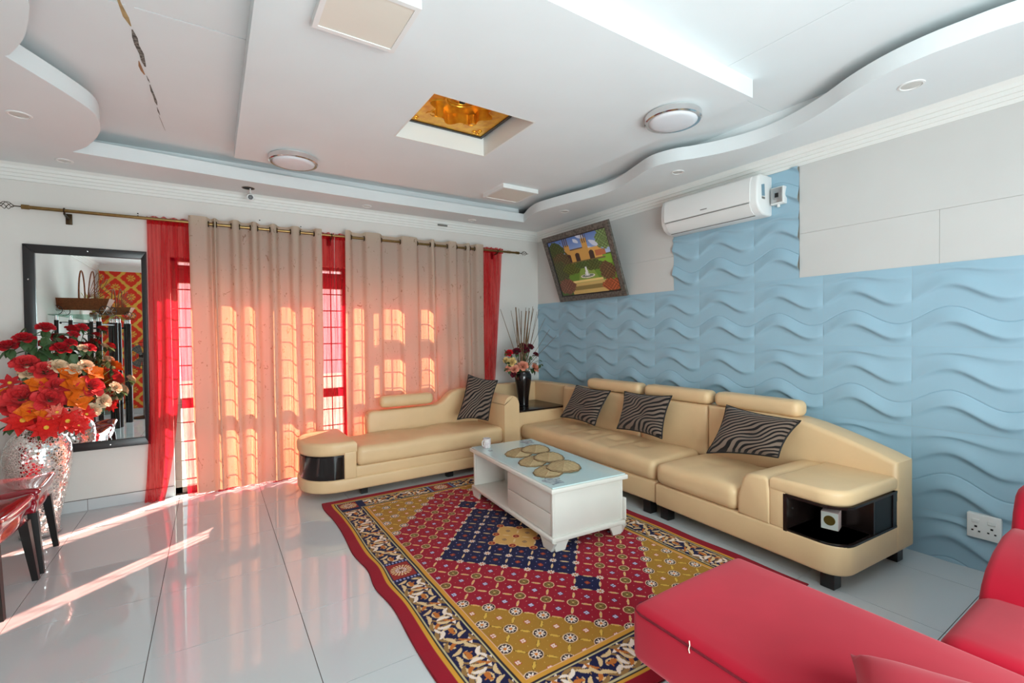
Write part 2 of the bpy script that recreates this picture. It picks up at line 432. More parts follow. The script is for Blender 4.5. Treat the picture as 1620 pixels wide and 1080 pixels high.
glazed('added_window_1', RX0, RX1, RZ0, RZ1, YR - .06, [-3.22, -2.28], [], .05, .03, bars=False)  # unseen glazing, added as an opening for the rear fill lamp

# ---- right wall: pale boards above, blue wave panels below and in a column up to the cornice
PT = 1.781                      # top of the third row of panels
for a, b, z0, z1 in [(0, -2.175, 2.1022, 2.70), (0, -2.175, PT, 2.1010), (-3.29, YR, 2.1044, 2.70), (-3.29, -4.0788, PT, 2.103), (-4.0802, YR, PT, 2.103)]:
    obj('wall_board', box(-.010, 0, a, b, z0, z1), BOARD, wall_right, smooth=False)
def wave_panel_mesh():
    vs = [0, .04, .09, .12, .145, .165, .185, .2, .21, .225, .25, .29, .33, .365, .378, .3825, .385, .3875, .392, .41, .46, .52, .56, .58, .60, .62, .635, .65, .665, .69, .73, .77, .81, .845, .865, .88, .89, .9, .91, .925, .95, .975, 1]
    nu = 24
    def s(u): return math.sin(2 * PI * (u - .10)) if True else 0
    def amp(v): return .10 * min(1, v / .14, (1 - v) / .30)
    def ridge(v, c, A, up_, dn):
        d = v - c
        return A * math.exp(-(d / up_) ** 2) if d > 0 else A * math.exp(-(d / dn) ** 2)
    V, F = [], []
    for v in vs:
        for i in range(nu + 1):
            u = i / nu
            k = .30 + .70 * max(0, math.sin(PI * min(1, max(0, (u - .08) / .95)))) ** .8     # ridges die away towards the panel edges
            edge = min(1, u / .05, (1 - u) / .05)
            hgt = ridge(v, .65, .027 * k, .13, .036) + ridge(v, .21, .030 * k, .12, .038) + ridge(v, .90, .015 * k, .055, .028)
            hgt -= .0035 * math.exp(-((v - .385) / .0035) ** 2)
            hgt = hgt * (.55 + .45 * edge)
            w_ = v + amp(v) * s(u)
            V.append((-.012 - hgt, -.5 * u, .5 * w_))
    n = nu + 1
    for j in range(len(vs) - 1):
        for i in range(nu): F.append((j * n + i, j * n + i + 1, (j + 1) * n + i + 1, (j + 1) * n + i))
    # thin rim back to the wall so the panel has thickness
    rim = list(range(nu + 1)) + [j * n + nu for j in range(1, len(vs))] + [(len(vs) - 1) * n + i for i in range(nu - 1, -1, -1)] + [j * n for j in range(len(vs) - 2, 0, -1)]
    k0 = len(V)
    for r_ in rim: V.append((-.0005, V[r_][1], V[r_][2]))
    for q in range(len(rim)):
        q2 = (q + 1) % len(rim); F.append((rim[q], k0 + q, k0 + q2, rim[q2]))
    return V, F
PG = wave_panel_mesh()
def crop(g, u0, u1, w0, w1):
    bm = bmesh.new(); vv = [bm.verts.new(p) for p in g[0]]
    for f in g[1]: bm.faces.new([vv[i] for i in f])
    for co, no in (((0, -u0, 0), (0, 1, 0)), ((0, -u1, 0), (0, -1, 0)), ((0, 0, w0), (0, 0, -1)), ((0, 0, w1), (0, 0, 1))):
        bmesh.ops.bisect_plane(bm, geom=bm.verts[:] + bm.edges[:] + bm.faces[:], plane_co=co, plane_no=no, clear_outer=True)
    bmesh.ops.recalc_face_normals(bm, faces=bm.faces)
    bm.verts.index_update(); return bm_geo(bm)
pm = {}
def panel(y0, y1, z0, z1, yj, zj):
    """a panel whose full square hangs from (yj, zj), trimmed to y0..y1, z0..z1 (y0 nearer the corner)"""
    g = 0.0002
    k = (round(yj - y0, 3), round(yj - y1, 3), round(z0 - zj, 3), round(z1 - zj, 3))
    if k not in pm: pm[k] = mesh('wave_panel', crop(PG, k[0] + g, k[1] - g, k[2] + g, k[3] - g), BLUE, True, 60)
    link('wave_panel', pm[k], wall_right, MW[wall_right].inverted() @ Matrix.Translation((0, yj, zj)))
cols = [(.048 - .5 * k) for k in range(0, 13)]
for yj in cols:
    y0, y1 = min(0, yj), max(YR, yj - .5)
    for zj in (1.281, .781, .281, -.219):
        panel(y0, y1, max(0, zj), zj + .5, yj, zj)
for yj in cols:
    y0, y1 = min(-2.175, yj), max(-3.29, yj - .5)
    if y0 - y1 < .01: continue
    for zj in (PT, PT + .5):
        panel(y0, y1, zj, min(2.603, zj + .5), yj, zj)

# ---- ceiling: slab, boards with open joints, torn seam, perimeter soffit with a wavy lip, dropped panel
ceiling = struct('ceiling', box(XL - .2, .2, YR - .2, .2, 3.06, 3.16), CEIL)
PX0, PX1, PY0, PY1, PZ = -3.51, -.925, -3.46, -.80, 2.79
for a, b, c_, d in [(XL, -3.985, YR, -2.305), (XL, -3.985, -2.297, 0), (-3.955, -3.3, -2.297, -.95), (-3.955, -3.3, -3.3, -2.305), (-3.955, -1.187, -.95, 0),
                    (-3.955, -1.187, YR, -3.3), (-1.184, 0, YR, -3.3), (-1.184, 0, -3.297, 0)]:
    obj('ceiling_board', box(a, b, c_, d, ZC, ZC + .012), CEIL, ceiling, smooth=False)
# backing above the joints, and the torn strip of filler along the long joint
obj('joint_backing', box(XL, 0, YR, 0, 3.045, 3.055), M('roof_void', (60, 54, 50), .95, var=.3), ceiling, smooth=False)
def ragged(x, y0, y1, wid, n, seed, z):
    rnd = random.Random(seed); L, R = [], []
    for i in range(n + 1):
        t = i / n; y = y0 + (y1 - y0) * t; e = math.sin(PI * t) ** .5 * wid
        L.append((x - e * rnd.uniform(.3, 1) + .03 * math.sin(5 * t), y)); R.append((x + e * rnd.uniform(.3, 1) + .03 * math.sin(5 * t), y))
    return prism(L + R[::-1], z - .0015, z + .001, 'z')
def ragged2(pts, wid, seed, z):
    rnd = random.Random(seed); L, R = [], []
    for i, (x, y) in enumerate(pts):
        e = wid * (0.25 if i in (0, len(pts) - 1) else 1)
        L.append((x - e * rnd.uniform(.4, 1), y)); R.append((x + e * rnd.uniform(.4, 1), y))
    return prism(L + R[::-1], z - .0015, z + .001, 'z')
obj('joint_filler', box(-3.987, -3.953, YR, 0, ZC + .0006, ZC + .010), CEIL, ceiling, smooth=False)
PAPER = M('torn_paper', (190, 160, 112), .9, var=.35, vscale=25); VOID = M('torn_dark', (150, 146, 138), .95, col2=(66, 62, 58), vscale=90)
obj('torn_paper', ragged2([(-4.01, -2.42), (-4.005, -2.3), (-3.995, -2.2), (-3.985, -2.13)], .013, 2, ZC), PAPER, ceiling, smooth=False)
obj('crack', ragged2([(-3.984, -2.10), (-3.982, -2.03), (-3.978, -1.96), (-3.974, -1.88), (-3.97, -1.80), (-3.966, -1.74)], .016, 3, ZC), VOID, ceiling, smooth=False)
obj('torn_paper', ragged2([(-3.99, -1.79), (-3.99, -1.73), (-3.988, -1.68), (-3.98, -1.64)], .012, 4, ZC), M('brown_paper', (176, 130, 92), .9, var=.3), ceiling, smooth=False)
obj('crack', ragged2([(-3.972, -1.63), (-3.968, -1.58), (-3.964, -1.55)], .003, 5, ZC), VOID, ceiling, smooth=False)
obj('crack', ragged2([(-3.966, -1.52), (-3.964, -1.44), (-3.960, -1.36), (-3.957, -1.29), (-3.954, -1.24)], .009, 6, ZC), VOID, ceiling, smooth=False)
obj('crack', ragged2([(-3.957, -1.20), (-3.954, -1.14), (-3.951, -1.08)], .006, 7, ZC), VOID, ceiling, smooth=False)
obj('crack', ragged2([(-3.958, -1.07), (-3.952, -.98), (-3.946, -.88), (-3.940, -.80)], .002, 8, ZC), VOID, ceiling, smooth=False)

right_lip = [(-.53, -.44), (-.55, -.50), (-.60, -.62), (-.65, -.78), (-.668, -.93), (-.64, -1.12), (-.59, -1.35), (-.53, -1.6), (-.50, -1.8), (-.53, -2.02), (-.605, -2.25), (-.66, -2.42), (-.666, -2.54), (-.62, -2.68), (-.544, -2.79), (-.455, -2.98), (-.405, -3.2), (-.43, -3.42), (-.525, -3.66), (-.64, -3.86), (-.71, -4.04), (-.735, -4.2), (-.73, -4.33), (-.70, -4.53), (-.58, -4.85), (-.46, -5.2), (-.5, -5.55)]
left_lip = [(-4.49, -.553), (-4.42, -.66), (-4.37, -.76), (-4.287, -.983), (-4.243, -1.2), (-4.247, -1.40), (-4.325, -1.60), (-4.40, -1.752), (-4.475, -1.90), (-4.445, -1.94), (-4.36, -2.12), (-4.29, -2.34), (-4.264, -2.5), (-4.28, -2.8), (-4.40, -3.1), (-4.46, -3.3), (-4.34, -3.6), (-4.27, -3.9), (-4.36, -4.3), (-4.46, -4.6), (-4.33, -5.0), (-4.3, -5.55)]
back_lip = [(-.53, -.44), (-1.1, -.43), (-2.26, -.425), (-3.36, -.46), (-4.0, -.515), (-4.49, -.553)]
def smooth_path(P, n=4, keep=()):
    out = []
    for i in range(len(P) - 1):
        p0, p1, p2, p3 = P[max(i - 1, 0)], P[i], P[i + 1], P[min(i + 2, len(P) - 1)]
        for k in range(n):
            t = k / n
            out.append(tuple(.5 * (2 * p1[a] + (p2[a] - p0[a]) * t + (2 * p0[a] - 5 * p1[a] + 4 * p2[a] - p3[a]) * t * t + (3 * p1[a] - p0[a] - 3 * p2[a] + p3[a]) * t ** 3) for a in (0, 1)))
    out.append(P[-1]); return out
RLP = smooth_path(right_lip); LLP = smooth_path(left_lip[:9], 4)[:-1] + smooth_path(left_lip[8:], 4); BLP = back_lip
def soffit_side(path, wallpt, ledge):
    """underside from the wall to the lip, the lip's upright face, and the ledge behind it"""
    V, F = [], []
    for (x, y) in path:
        wx, wy = wallpt(x, y); lx, ly = ledge(x, y)
        V += [(wx, wy, ZS), (x, y, ZS), (x, y, ZLIP), (lx, ly, ZLIP), (lx, ly, ZC)]
    for i in range(len(path) - 1):
        a, b = i * 5, i * 5 + 5
        for k in range(4): F.append((a + k, a + k + 1, b + k + 1, b + k))
    return V, F
RXR, RYB, RXL, RYR = -.37, -.335, -4.78, -5.66
sof = obj('soffit', soffit_side(RLP, lambda x, y: (0, y), lambda x, y: (RXR, min(y, RYB))), CEIL, ceiling, ang=30)
obj('soffit', soffit_side(LLP, lambda x, y: (XL, y), lambda x, y: (RXL, min(y, RYB))), CEIL, ceiling, ang=30)
obj('soffit', soffit_side(BLP, lambda x, y: (x, 0), lambda x, y: (max(RXL, min(x, RXR)), RYB)), CEIL, ceiling, ang=30)
obj('soffit', join(box(XL, 0, YR, -5.55, ZS, ZLIP), box(XL, 0, YR, RYR, ZLIP, ZC)), CEIL, ceiling, smooth=False)
obj('soffit_corner', box(-.53, 0, -.44, 0, ZS, ZS + .004), CEIL, ceiling, smooth=False)
obj('soffit_corner', box(XL, -4.49, -.553, 0, ZS, ZS + .004), CEIL, ceiling, smooth=False)

# dropped panel with its square recess
RC = (-2.585, -1.85, -2.52, -1.82)         # recess x0 x1 y0 y1
dp = join(box(PX0, RC[0], PY0, PY1, PZ, ZC), box(RC[1], PX1, PY0, PY1, PZ, ZC), box(RC[0], RC[1], PY0, RC[2], PZ, ZC), box(RC[0], RC[1], RC[3], PY1, PZ, ZC))
obj('dropped_panel', dp, CEIL, ceiling, smooth=False)
t = .012
obj('recess_lining', join(box(RC[0], RC[1], RC[3] - t, RC[3], PZ - .0005, 3.03), box(RC[0], RC[1], RC[2], RC[2] + t, PZ - .0005, 3.03), box(RC[0], RC[0] + t, RC[2] + t, RC[3] - t, PZ - .0005, 3.03), box(RC[1] - t, RC[1], RC[2] + t, RC[3] - t, PZ - .0005, 3.03)), CORN, ceiling, smooth=False)

# gold relief in the recess
med = thing('ceiling_medallion', 'square embossed gold ceiling medallion set in the recess of the dropped panel', 'ceiling medallion', ((RC[0] + RC[1]) / 2, (RC[2] + RC[3]) / 2, 2.93))
mx, my, mh = (RC[0] + RC[1]) / 2, (RC[2] + RC[3]) / 2, .335
fr = .022
obj('frame', join(*[box(*q, 2.915, 2.945) for q in ((mx - mh, mx + mh, my + mh - fr, my + mh), (mx - mh, mx + mh, my - mh, my - mh + fr), (mx - mh, mx - mh + fr, my - mh + fr, my + mh - fr), (mx + mh - fr, mx + mh, my - mh + fr, my + mh - fr))]), M('black_frame', (36, 33, 32), .3, var=.1), med, smooth=False)
nL = 64; hi_ = mh - fr
def lobe(t): return .215 + .028 * math.cos(8 * t)
inner = [(mx + lobe(2 * PI * i / nL) * math.cos(2 * PI * i / nL), my + lobe(2 * PI * i / nL) * math.sin(2 * PI * i / nL)) for i in range(nL)]
outer = []
for i in range(nL):
    t_ = 2 * PI * i / nL; c_, s_ = math.cos(t_), math.sin(t_); k = hi_ / max(abs(c_), abs(s_)); outer.append((mx + k * c_, my + k * s_))
V = [(x, y, 2.922) for x, y in outer] + [(x, y, 2.922) for x, y in inner] + [(x, y, 2.915) for x, y in [(mx + (a - mx) * .965, my + (b - my) * .965) for a, b in inner]] + [(mx + (a - mx) * .95, my + (b - my) * .95, 2.99) for a, b in inner] + [(mx + (a - mx) * .80, my + (b - my) * .80, 3.0) for a, b in inner]
F = []
for L_ in range(4):
    for i in range(nL): F.append((L_ * nL + i, L_ * nL + (i + 1) % nL, (L_ + 1) * nL + (i + 1) % nL, (L_ + 1) * nL + i))
F.append(tuple(range(4 * nL, 5 * nL)))
obj('relief_plate', (V, F), GOLD, med, ang=35)
obj('ring', torus((mx, my, 2.996), .11, .008), GOLD, med); obj('ring', torus((mx, my, 2.996), .075, .006), GOLD, med)
obj('rosette', lathe([(0, 2.975), (.03, 2.978), (.05, 2.992), (.055, 3.0)], (mx, my, 0), 24), GOLD, med)
obj('boss', lathe([(0, 2.968), (.02, 2.970), (.022, 2.98)], (mx, my, 0), 20), DARKHOLE, med)
for sx in (-1, 1):
    for sy in (-1, 1):
        for q in range(3):
            obj('corner_scroll', torus((mx + sx * (.262 - .03 * (q == 1)), my + sy * (.262 - .03 * (q == 2)), 2.919), .014 + .004 * (q == 0), .005, n=14, m=6), GOLD, med)
        obj('column', lathe([(.03, 2.918), (.03, 2.985)], (mx + sx * .165, my + sy * .165, 0), 16), GOLD, med)
        obj('column', lathe([(.022, 2.918), (.022, 2.985)], (mx + sx * .125, my + sy * .185, 0), 14), GOLD, med)

# ---- cornice along the three visible walls (stepped plaster)
prof = [(0, 2.604), (.014, 2.604), (.016, 2.627), (.024, 2.629), (.027, 2.652), (.036, 2.654), (.040, 2.677), (.05, 2.679), (.056, 2.70), (.075, ZS), (0, ZS)]
struct('trim_1', prism([(-d, z) for d, z in prof], XL, 0, 'x'), CORN)
struct('trim_2', prism([(-d, z) for d, z in prof], YR, -.0, 'y'), CORN)
struct('trim_3', prism([(XL + d, z) for d, z in prof], YR, -.0, 'y'), CORN)
struct('trim_4', prism([(YR + d, z) for d, z in prof], XL, 0, 'x'), CORN)
#--PART3
# ================================================================== FURNITURE
def rnd_poly_corner(cx, cy, r, a0, a1, n=8):
    return [(cx + r * math.cos(a0 + (a1 - a0) * i / n), cy + r * math.sin(a0 + (a1 - a0) * i / n)) for i in range(n + 1)]

# ---------------------------------------------------------------- the beige chaise in front of the curtains
ch = thing('chaise_sofa', 'beige leather chaise with rounded shelf end in front of the curtains', 'sofa', (-2.0, -.6, 0))
def dshape(inset=0., x_in=-2.66):
    """plan of the rounded left end"""
    return [(x_in, -.955 + inset)] + rnd_poly_corner(-2.78, -.955 + .29 + 0, .29 - inset, -PI / 2, -PI, 10)[0:11] + rnd_poly_corner(-2.78, -.27 - .29, .29 - inset, PI, PI / 2, 10) + [(x_in, -.27 - inset)]
plan = [(-.98, -.945)] + dshape()[1:-1] + [(-.98, -.27)]
obj('base', prism(plan, .06, .172, 'z', .02), LEATHER, ch)
obj('base_panel', rbox(-2.72, -.985, -.94, -.28, .165, .262, .012), LEATHER, ch)
nic = obj('end_shelf', prism(dshape(.014, -2.755), .165, .378, 'z'), DARKWOOD, ch)
obj('shelf_front', prism(dshape(.006, -2.757)[1:12] + [(q[0] + .012, q[1] + .012) for q in dshape(.006, -2.757)[11:0:-1]], .178, .366, 'z'), M('black_gloss', (20, 17, 18), .12, spec=.6, var=.1), nic)
obj('end_block', join(rbox(-2.758, -2.655, -.955, -.27, .165, .40, .012), ), LEATHER, ch)
obj('end_top', prism(dshape(0, -2.652), .368, .487, 'z', .035, 4), LEATHER, ch)
def seat_fn(p, u, v, w_):
    if w_ > .3:
        p[2] += .006 * math.sin(9 * p[0]) * math.cos(7 * p[1]) + .004 * math.sin(38 * p[0] + 6 * p[1]) * max(0, 1 - abs(u)) 
        for bx in (-2.3, -1.9, -1.5):
            d2 = ((p[0] - bx) ** 2 + (p[1] + .55) ** 2) / .004
            p[2] -= .020 * math.exp(-d2)
    return p
obj('seat_cushion', rbox(-2.652, -1.165, -.965, -.385, .258, .425, .05, 4, (26, 12, 3), .022, seat_fn), LEATHER, ch)
bk = [(-2.40, .40), (-2.405, .54)] + rnd_poly_corner(-2.345, .575, .055, PI, PI / 2, 5) + [(-1.74, .632), (-1.66, .636), (-1.60, .66), (-1.55, .70), (-1.50, .745), (-1.44, .772), (-1.36, .785), (-.985, .79), (-.985, .25), (-2.40, .25)]
obj('backrest', prism(bk, -.40, -.262, 'y', .03, 4), LEATHER, ch)
obj('headrest', rbox(-2.275, -1.70, -.425, -.30, .655, .775, .052, 4, (10, 2, 2), 0), LEATHER, ch)
obj('armrest', prism([(-1.165, .10), (-1.165, .66)] + rnd_poly_corner(-1.075, .655, .09, PI, 0, 10)[0:] + [(-.982, .66), (-.982, .10)], -.975, -.30, 'y', .03, 4), LEATHER, ch)
for x in (-2.58, -1.75, -1.05): obj('leg', box(x - .03, x + .03, -.90, -.84, 0, .062), BLACKWOOD, ch, smooth=False)
for x in (-2.5, -1.05): obj('leg', box(x - .03, x + .03, -.40, -.34, 0, .062), BLACKWOOD, ch, smooth=False)

# ---------------------------------------------------------------- corner unit with dark table top
cu = thing('corner_unit', 'beige leather corner unit with inset dark table top between the two sofas', 'corner table', (-.5, -.5, 0))
obj('body', rbox(-.965, -.10, -.865, -.135, .08, .535, .02, 2, 2), LEATHER, cu)
obj('table_top', rbox(-.955, -.245, -.85, -.235, .535, .553, .005, 2, 1), DARKWOOD, cu)
obj('back_panel', rbox(-.972, -.09, -.235, -.128, .10, .785, .03, 3, 2), LEATHER, cu)
obj('side_panel', rbox(-.245, -.10, -.868, -.13, .10, .79, .03, 3, 2), LEATHER, cu)
for x, y in ((-.9, -.8), (-.2, -.8), (-.9, -.15), (-.2, -.15)): obj('leg', box(x - .03, x + .03, y - .03, y + .03, 0, .082), BLACKWOOD, cu, smooth=False)

# ---------------------------------------------------------------- long seat along the blue wall
ls = thing('sofa_section', 'long beige leather sofa section with tufted seat along the blue wall', 'sofa', (-.5, -1.77, 0))
Y0, Y1 = -.875, -2.685
obj('base', rbox(-.90, -.14, Y0, Y1, .095, .262, .022, 3, 2), LEATHER, ls)
def tuft(p, u, v, w_):
    if w_ > .3:
        for by in (-1.15, -1.42, -1.72, -2.02, -2.32):
            d2 = ((p[0] + .62) ** 2 + (p[1] - by) ** 2) / .0035
            p[2] -= .026 * math.exp(-d2)
        p[2] += .004 * math.sin(11 * p[1] + 5 * p[0])
        for by in (-1.28, -1.57, -1.87, -2.17):
            p[2] -= .013 * math.exp(-((p[1] - by) / .02) ** 2) * max(0, 1 - abs(u)) ** .3
    return p
obj('seat_cushion', rbox(-.915, -.32, Y0 - .002, Y1 + .004, .258, .418, .055, 4, (14, 60, 3), .02, tuft), LEATHER, ls)
for a, b in ((-.878, -1.30), (-1.305, -2.03), (-2.035, -2.728)):
    obj('backrest', rbox(-.335, -.14, a, b, .36, .79, .035, 3, (2, 6, 4), 0, lambda p, u, v, w_: [p[0] - (.02 * (1 - v * v) * (1 - w_ * w_) if u < 0 else 0) + .05 * (p[2] - .40), p[1], p[2]]), LEATHER, ls)
for a, b in ((-1.275, -2.0), (-2.06, -2.735)):
    obj('headrest', rbox(-.32, -.17, a, b, .792, .905, .045, 4, (2, 8, 2)), LEATHER, ls)
for y in (-2.60, -1.0):
    for x in (-.86, -.2): obj('leg', prism([(x - .035, y - .035), (x + .035, y - .035), (x + .035, y + .035), (x - .035, y + .035)], 0, .098, 'z', .004, 1), BLACKWOOD, ls, smooth=False)

# ---------------------------------------------------------------- end section with arm and open shelf
RA = math.radians(3.4)
es = thing('sofa_end_section', 'beige leather end section of sofa with armrest and open corner shelf', 'sofa', (-.915, -2.70, 0), -RA)
# local frame: +x towards the wall, -y along the wall away from the corner
def eobj(name, g, mat, parent=None, **k):
    return obj(name, g, mat, parent or es, local=True, **k)
Ln = 1.265
def endplan(x0, y_in, r, x1=.80, inset=0.):
    return [(x0 + inset, y_in)] + rnd_poly_corner(x0 + r + 0, -Ln + r, r - inset, PI, 1.5 * PI, 10) + [(x1, -Ln + inset), (x1, y_in)]
plan = endplan(0, -.004, .12)
eobj('base', prism(plan, .095, .262, 'z', .018), LEATHER)
def es_fn(p, u, v, w_):
    if w_ > .3:
        p[2] += .005 * math.sin(10 * p[1]) * math.cos(8 * p[0]) - .018 * math.exp(-((p[0] - .30) ** 2 + (p[1] + .30) ** 2) / .004)
        p[2] -= .004 * math.exp(-((p[1] + .35 + .4 * (p[0] - .3)) / .02) ** 2)
    return p
eobj('seat_cushion', rbox(-.018, .585, -.665, -.006, .258, .418, .055, 4, (14, 14, 3), .024, es_fn), LEATHER)
arm = [(-.668, .255), (-.668, .36), (-.705, .49), (-.73, .518), (-.76, .527), (-.845, .53), (-.868, .518), (-.875, .49), (-.875, .255)]
eobj('armrest', prism(arm, -.004, .62, 'x', .022, 3), LEATHER)
eobj('end_panel', prism([(-.870, .255), (-.870, .50), (-.965, .50), (-.965, .255)], .004, .58, 'x', .012), LEATHER)
sh = eobj('corner_shelf', join(prism(endplan(.004, -.955, .12, .60), .250, .262, 'z'), prism(endplan(.004, -.955, .12, .60), .448, .462, 'z'),
          box(.012, .60, -.968, -.955, .26, .45), box(.588, .60, -1.26, -.965, .26, .45), box(.002, .02, -.975, -.955, .25, .462), box(.55, .6, -1.264, -1.25, .25, .462)), DARKWOOD, smooth=False)
eobj('divider', box(.325, .338, -1.262, -.965, .262, .448), DARKWOOD, sh, smooth=False)
eobj('shelf_back', box(.340, .588, -1.258, -1.24, .262, .448), M('black_panel', (14, 13, 14), .4, var=.1), sh, smooth=False)
eobj('hinge_bolt', lathe([(0, 0), (.006, 0), (.005, .004), (0, .006)], (.07, -.972, .37), 10, 'y'), CHROME, sh)
eobj('shelf_top', prism(endplan(-.002, -.880, .13, .60), .458, .545, 'z', .028, 4), LEATHER)
eobj('end_back', rbox(.585, .80, -Ln - .004, -.86, .10, .42, .025, 3, 2), LEATHER)
bkp = [(-.003, .36), (-.003, .79), (-.55, .795), (-.68, .79), (-.80, .77), (-.95, .73), (-1.08, .69), (-1.2, .65), (-Ln - .004, .622), (-Ln - .004, .36)]
eobj('backrest', prism(bkp, .585, .80, 'x', .03, 4), LEATHER)
eobj('headrest', rbox(.61, .755, -.70, -.035, .79, .905, .045, 4, (2, 8, 2)), LEATHER)
for x, y in ((.06, -.06), (.09, -1.16), (.74, -1.19), (.74, -.06)):
    eobj('leg', prism([(x - .035, y - .035), (x + .035, y - .035), (x + .035, y + .035), (x - .035, y + .035)], 0, .098, 'z', .004, 1), BLACKWOOD, smooth=False)
# little square gift box on the shelf
gb = thing('gift_box', 'small white and pink box with gold disc on the sofa end shelf', 'box', (-.735, -3.80, .262), -1.35)
obj('carton', rbox(-.042, .042, -.042, .042, .0005, .10, .003, 2, 1), M('pale_pink_card', (226, 196, 190), .6, var=.05), gb, local=True)
obj('front_face', box(-.040, .040, -.0435, -.0415, .003, .098), M('white_card', (226, 226, 218), .5, var=.03), gb, local=True, smooth=False)
obj('gold_disc', lathe([(0, -.0462), (.027, -.0462), (.028, -.0435), (0, -.0435)], (0, 0, .053), 24, 'y'), M('olive_gold', (128, 104, 44), .35, metal=.6, var=.2), gb, local=True)

# ---------------------------------------------------------------- zebra cushions
def pillow_geo(c4, thick):
    """cushion spanned by four corners TL TR BR BL: sides drawn in, corners pointed, both faces domed"""
    TL, TR, BR, BL = [Vector(p) for p in c4]
    nrm = (TR - TL).cross(BL - TL).normalized()
    n = 22; V, F, UV = [], [], []
    for s in (1, -1):
        for j in range(n + 1):
            for i in range(n + 1):
                u, v = i / n, j / n
                uu, vv = 2 * u - 1, 2 * v - 1
                pin = .05
                u2 = u - pin * uu * (1 - vv * vv) ; v2 = v - pin * vv * (1 - uu * uu)
                p = (TL * (1 - u2) + TR * u2) * (1 - v2) + (BL * (1 - u2) + BR * u2) * v2
                e = max(0, (1 - uu ** 4) * (1 - vv ** 4)) ** .55
                dim = .45 * math.exp(-((uu - .05) ** 2 + (vv - .15) ** 2) / .05)
                p = p + nrm * (s * thick * (e * (1 - dim) + .02))
                V.append(tuple(p)); UV.append((u, 1 - v))
    m = (n + 1) ** 2
    for s in (0, 1):
        for j in range(n):
            for i in range(n):
                q = [s * m + j * (n + 1) + i, s * m + j * (n + 1) + i + 1, s * m + (j + 1) * (n + 1) + i + 1, s * m + (j + 1) * (n + 1) + i]
                F.append(tuple(q if s else q[::-1]))
    edge = [i for i in range(n)] + [j * (n + 1) + n for j in range(n)] + [n * (n + 1) + i for i in range(n, 0, -1)] + [j * (n + 1) for j in range(n, 0, -1)]
    for k in range(len(edge)):
        a, b = edge[k], edge[(k + 1) % len(edge)]; F.append((a, b, m + b, m + a))
    return V, F, UV, edge
def pillow(c4, thick, label, rot):
    V, F, UV, edge = pillow_geo(c4, thick)
    base = Vector([sum(p[a] for p in c4) / 4 for a in (0, 1)] + [min(p[2] for p in c4)])
    t = thing('throw_pillow', label, 'pillow', base, 0, 'zebra throw pillows on the beige sofas')
    o = obj('cover', (V, F), ZEBRA, t, ang=70)
    ul = o.data.uv_layers.new(name='UVMap'); me = o.data
    a = np.empty(len(me.loops), dtype=np.int32); me.loops.foreach_get('vertex_index', a)
    uv = np.array(UV, dtype=np.float32)[a] + rot; ul.data.foreach_set('uv', uv.ravel())
    rim = [Vector(V[k]) * .5 + Vector(V[k + 23 * 23]) * .5 for k in edge]
    obj('piping', tube(rim, .006, 6, closed=True), M('dark_piping', (26, 22, 22), .7, var=.1), t)
pillow([(-1.355, -.55, .955), (-1.09, -.72, .887), (-1.31, -.885, .500), (-1.58, -.72, .515)], .056, 'zebra print pillow propped against arm of the chaise by the curtains', .0)
pillow([(-.385, -1.199, .827), (-.385, -1.71, .815), (-.56, -1.667, .485), (-.56, -1.14, .495)], .060, 'zebra print pillow nearest the corner table on the long sofa section', 1.3)
pillow([(-.385, -1.894, .827), (-.385, -2.438, .842), (-.56, -2.472, .505), (-.56, -1.963, .505)], .062, 'zebra print pillow in the middle of the long sofa section', 2.9)
pillow([(-.415, -2.96, .83), (-.42, -3.49, .79), (-.55, -3.41, .55), (-.62, -2.93, .49)], .066, 'largest zebra print pillow on the sofa end section against the armrest', 4.1)

# ---------------------------------------------------------------- coffee table
ct = thing('coffee_table', 'low white lacquered coffee table with glass top, open shelf and drawers', 'coffee table', (-1.57, -2.135, .006), -math.radians(3.97))
def cobj(n, g, m, p=None, **k): return obj(n, g, m, p or ct, local=True, **k)
cobj('table_top', rbox(-.315, .315, -.635, .635, .378, .408, .006, 2, 1), FURN)
gl = cobj('glass_top', rbox(-.300, .300, -.622, .622, .4085, .416, .002, 1, 1), M('white_back_glass', (200, 222, 222), .04, spec=.6, var=.01), smooth=False)
PRINT = M('grey_print', (120, 130, 140), .2, col2=(196, 206, 208), vscale=40, vdetail=5)
for cx, cy, r_ in ((-.22, -.50, .062), (.2, .53, .058), (-.22, .42, .02), (-.19, -.40, .014)):
    pts = []
    rr = random.Random(int(cx * 100) + 5)
    for i in range(26):
        a = 2 * PI * i / 26; k = r_ * (1 + .18 * math.sin(5 * a) + rr.uniform(-.1, .1)); pts.append((cx + k * math.cos(a), cy + k * 1.25 * math.sin(a)))
    cobj('flower_print', prism(pts, .4161, .4166, 'z'), PRINT, gl, smooth=False)
cobj('bottom_board', rbox(-.305, .305, -.622, .622, .062, .092, .008, 2, 1), FURN)
cobj('end_panel', rbox(-.285, .285, -.602, -.584, .092, .378, .003, 1, 1), FURN); cobj('end_panel', rbox(-.285, .285, .584, .602, .092, .378, .003, 1, 1), FURN)
cobj('back_panel', box(.0, .012, .0, .584, .092, .378), FURN, smooth=False)
cobj('partition', box(-.28, .28, -.006, .012, .092, .378), FURN, smooth=False)
cobj('side_panel', box(.268, .283, -.584, .584, .092, .378), FURN, smooth=False)
for z0, z1 in ((.096, .232), (.236, .374)):
    cobj('drawer', rbox(-.288, -.02, -.582, -.008, z0, z1, .004, 2, 1), FURN)
for y in (-.594, .594):
    cobj('corner_post', rbox(-.292, -.272, y - .012, y + .012, .092, .378, .005, 2, 1), FURN); cobj('corner_post', rbox(.272, .292, y - .012, y + .012, .092, .378, .005, 2, 1), FURN)
cobj('side_strip', rbox(.286, .302, -.63, -.56, .10, .25, .004, 2, 1), FURN)
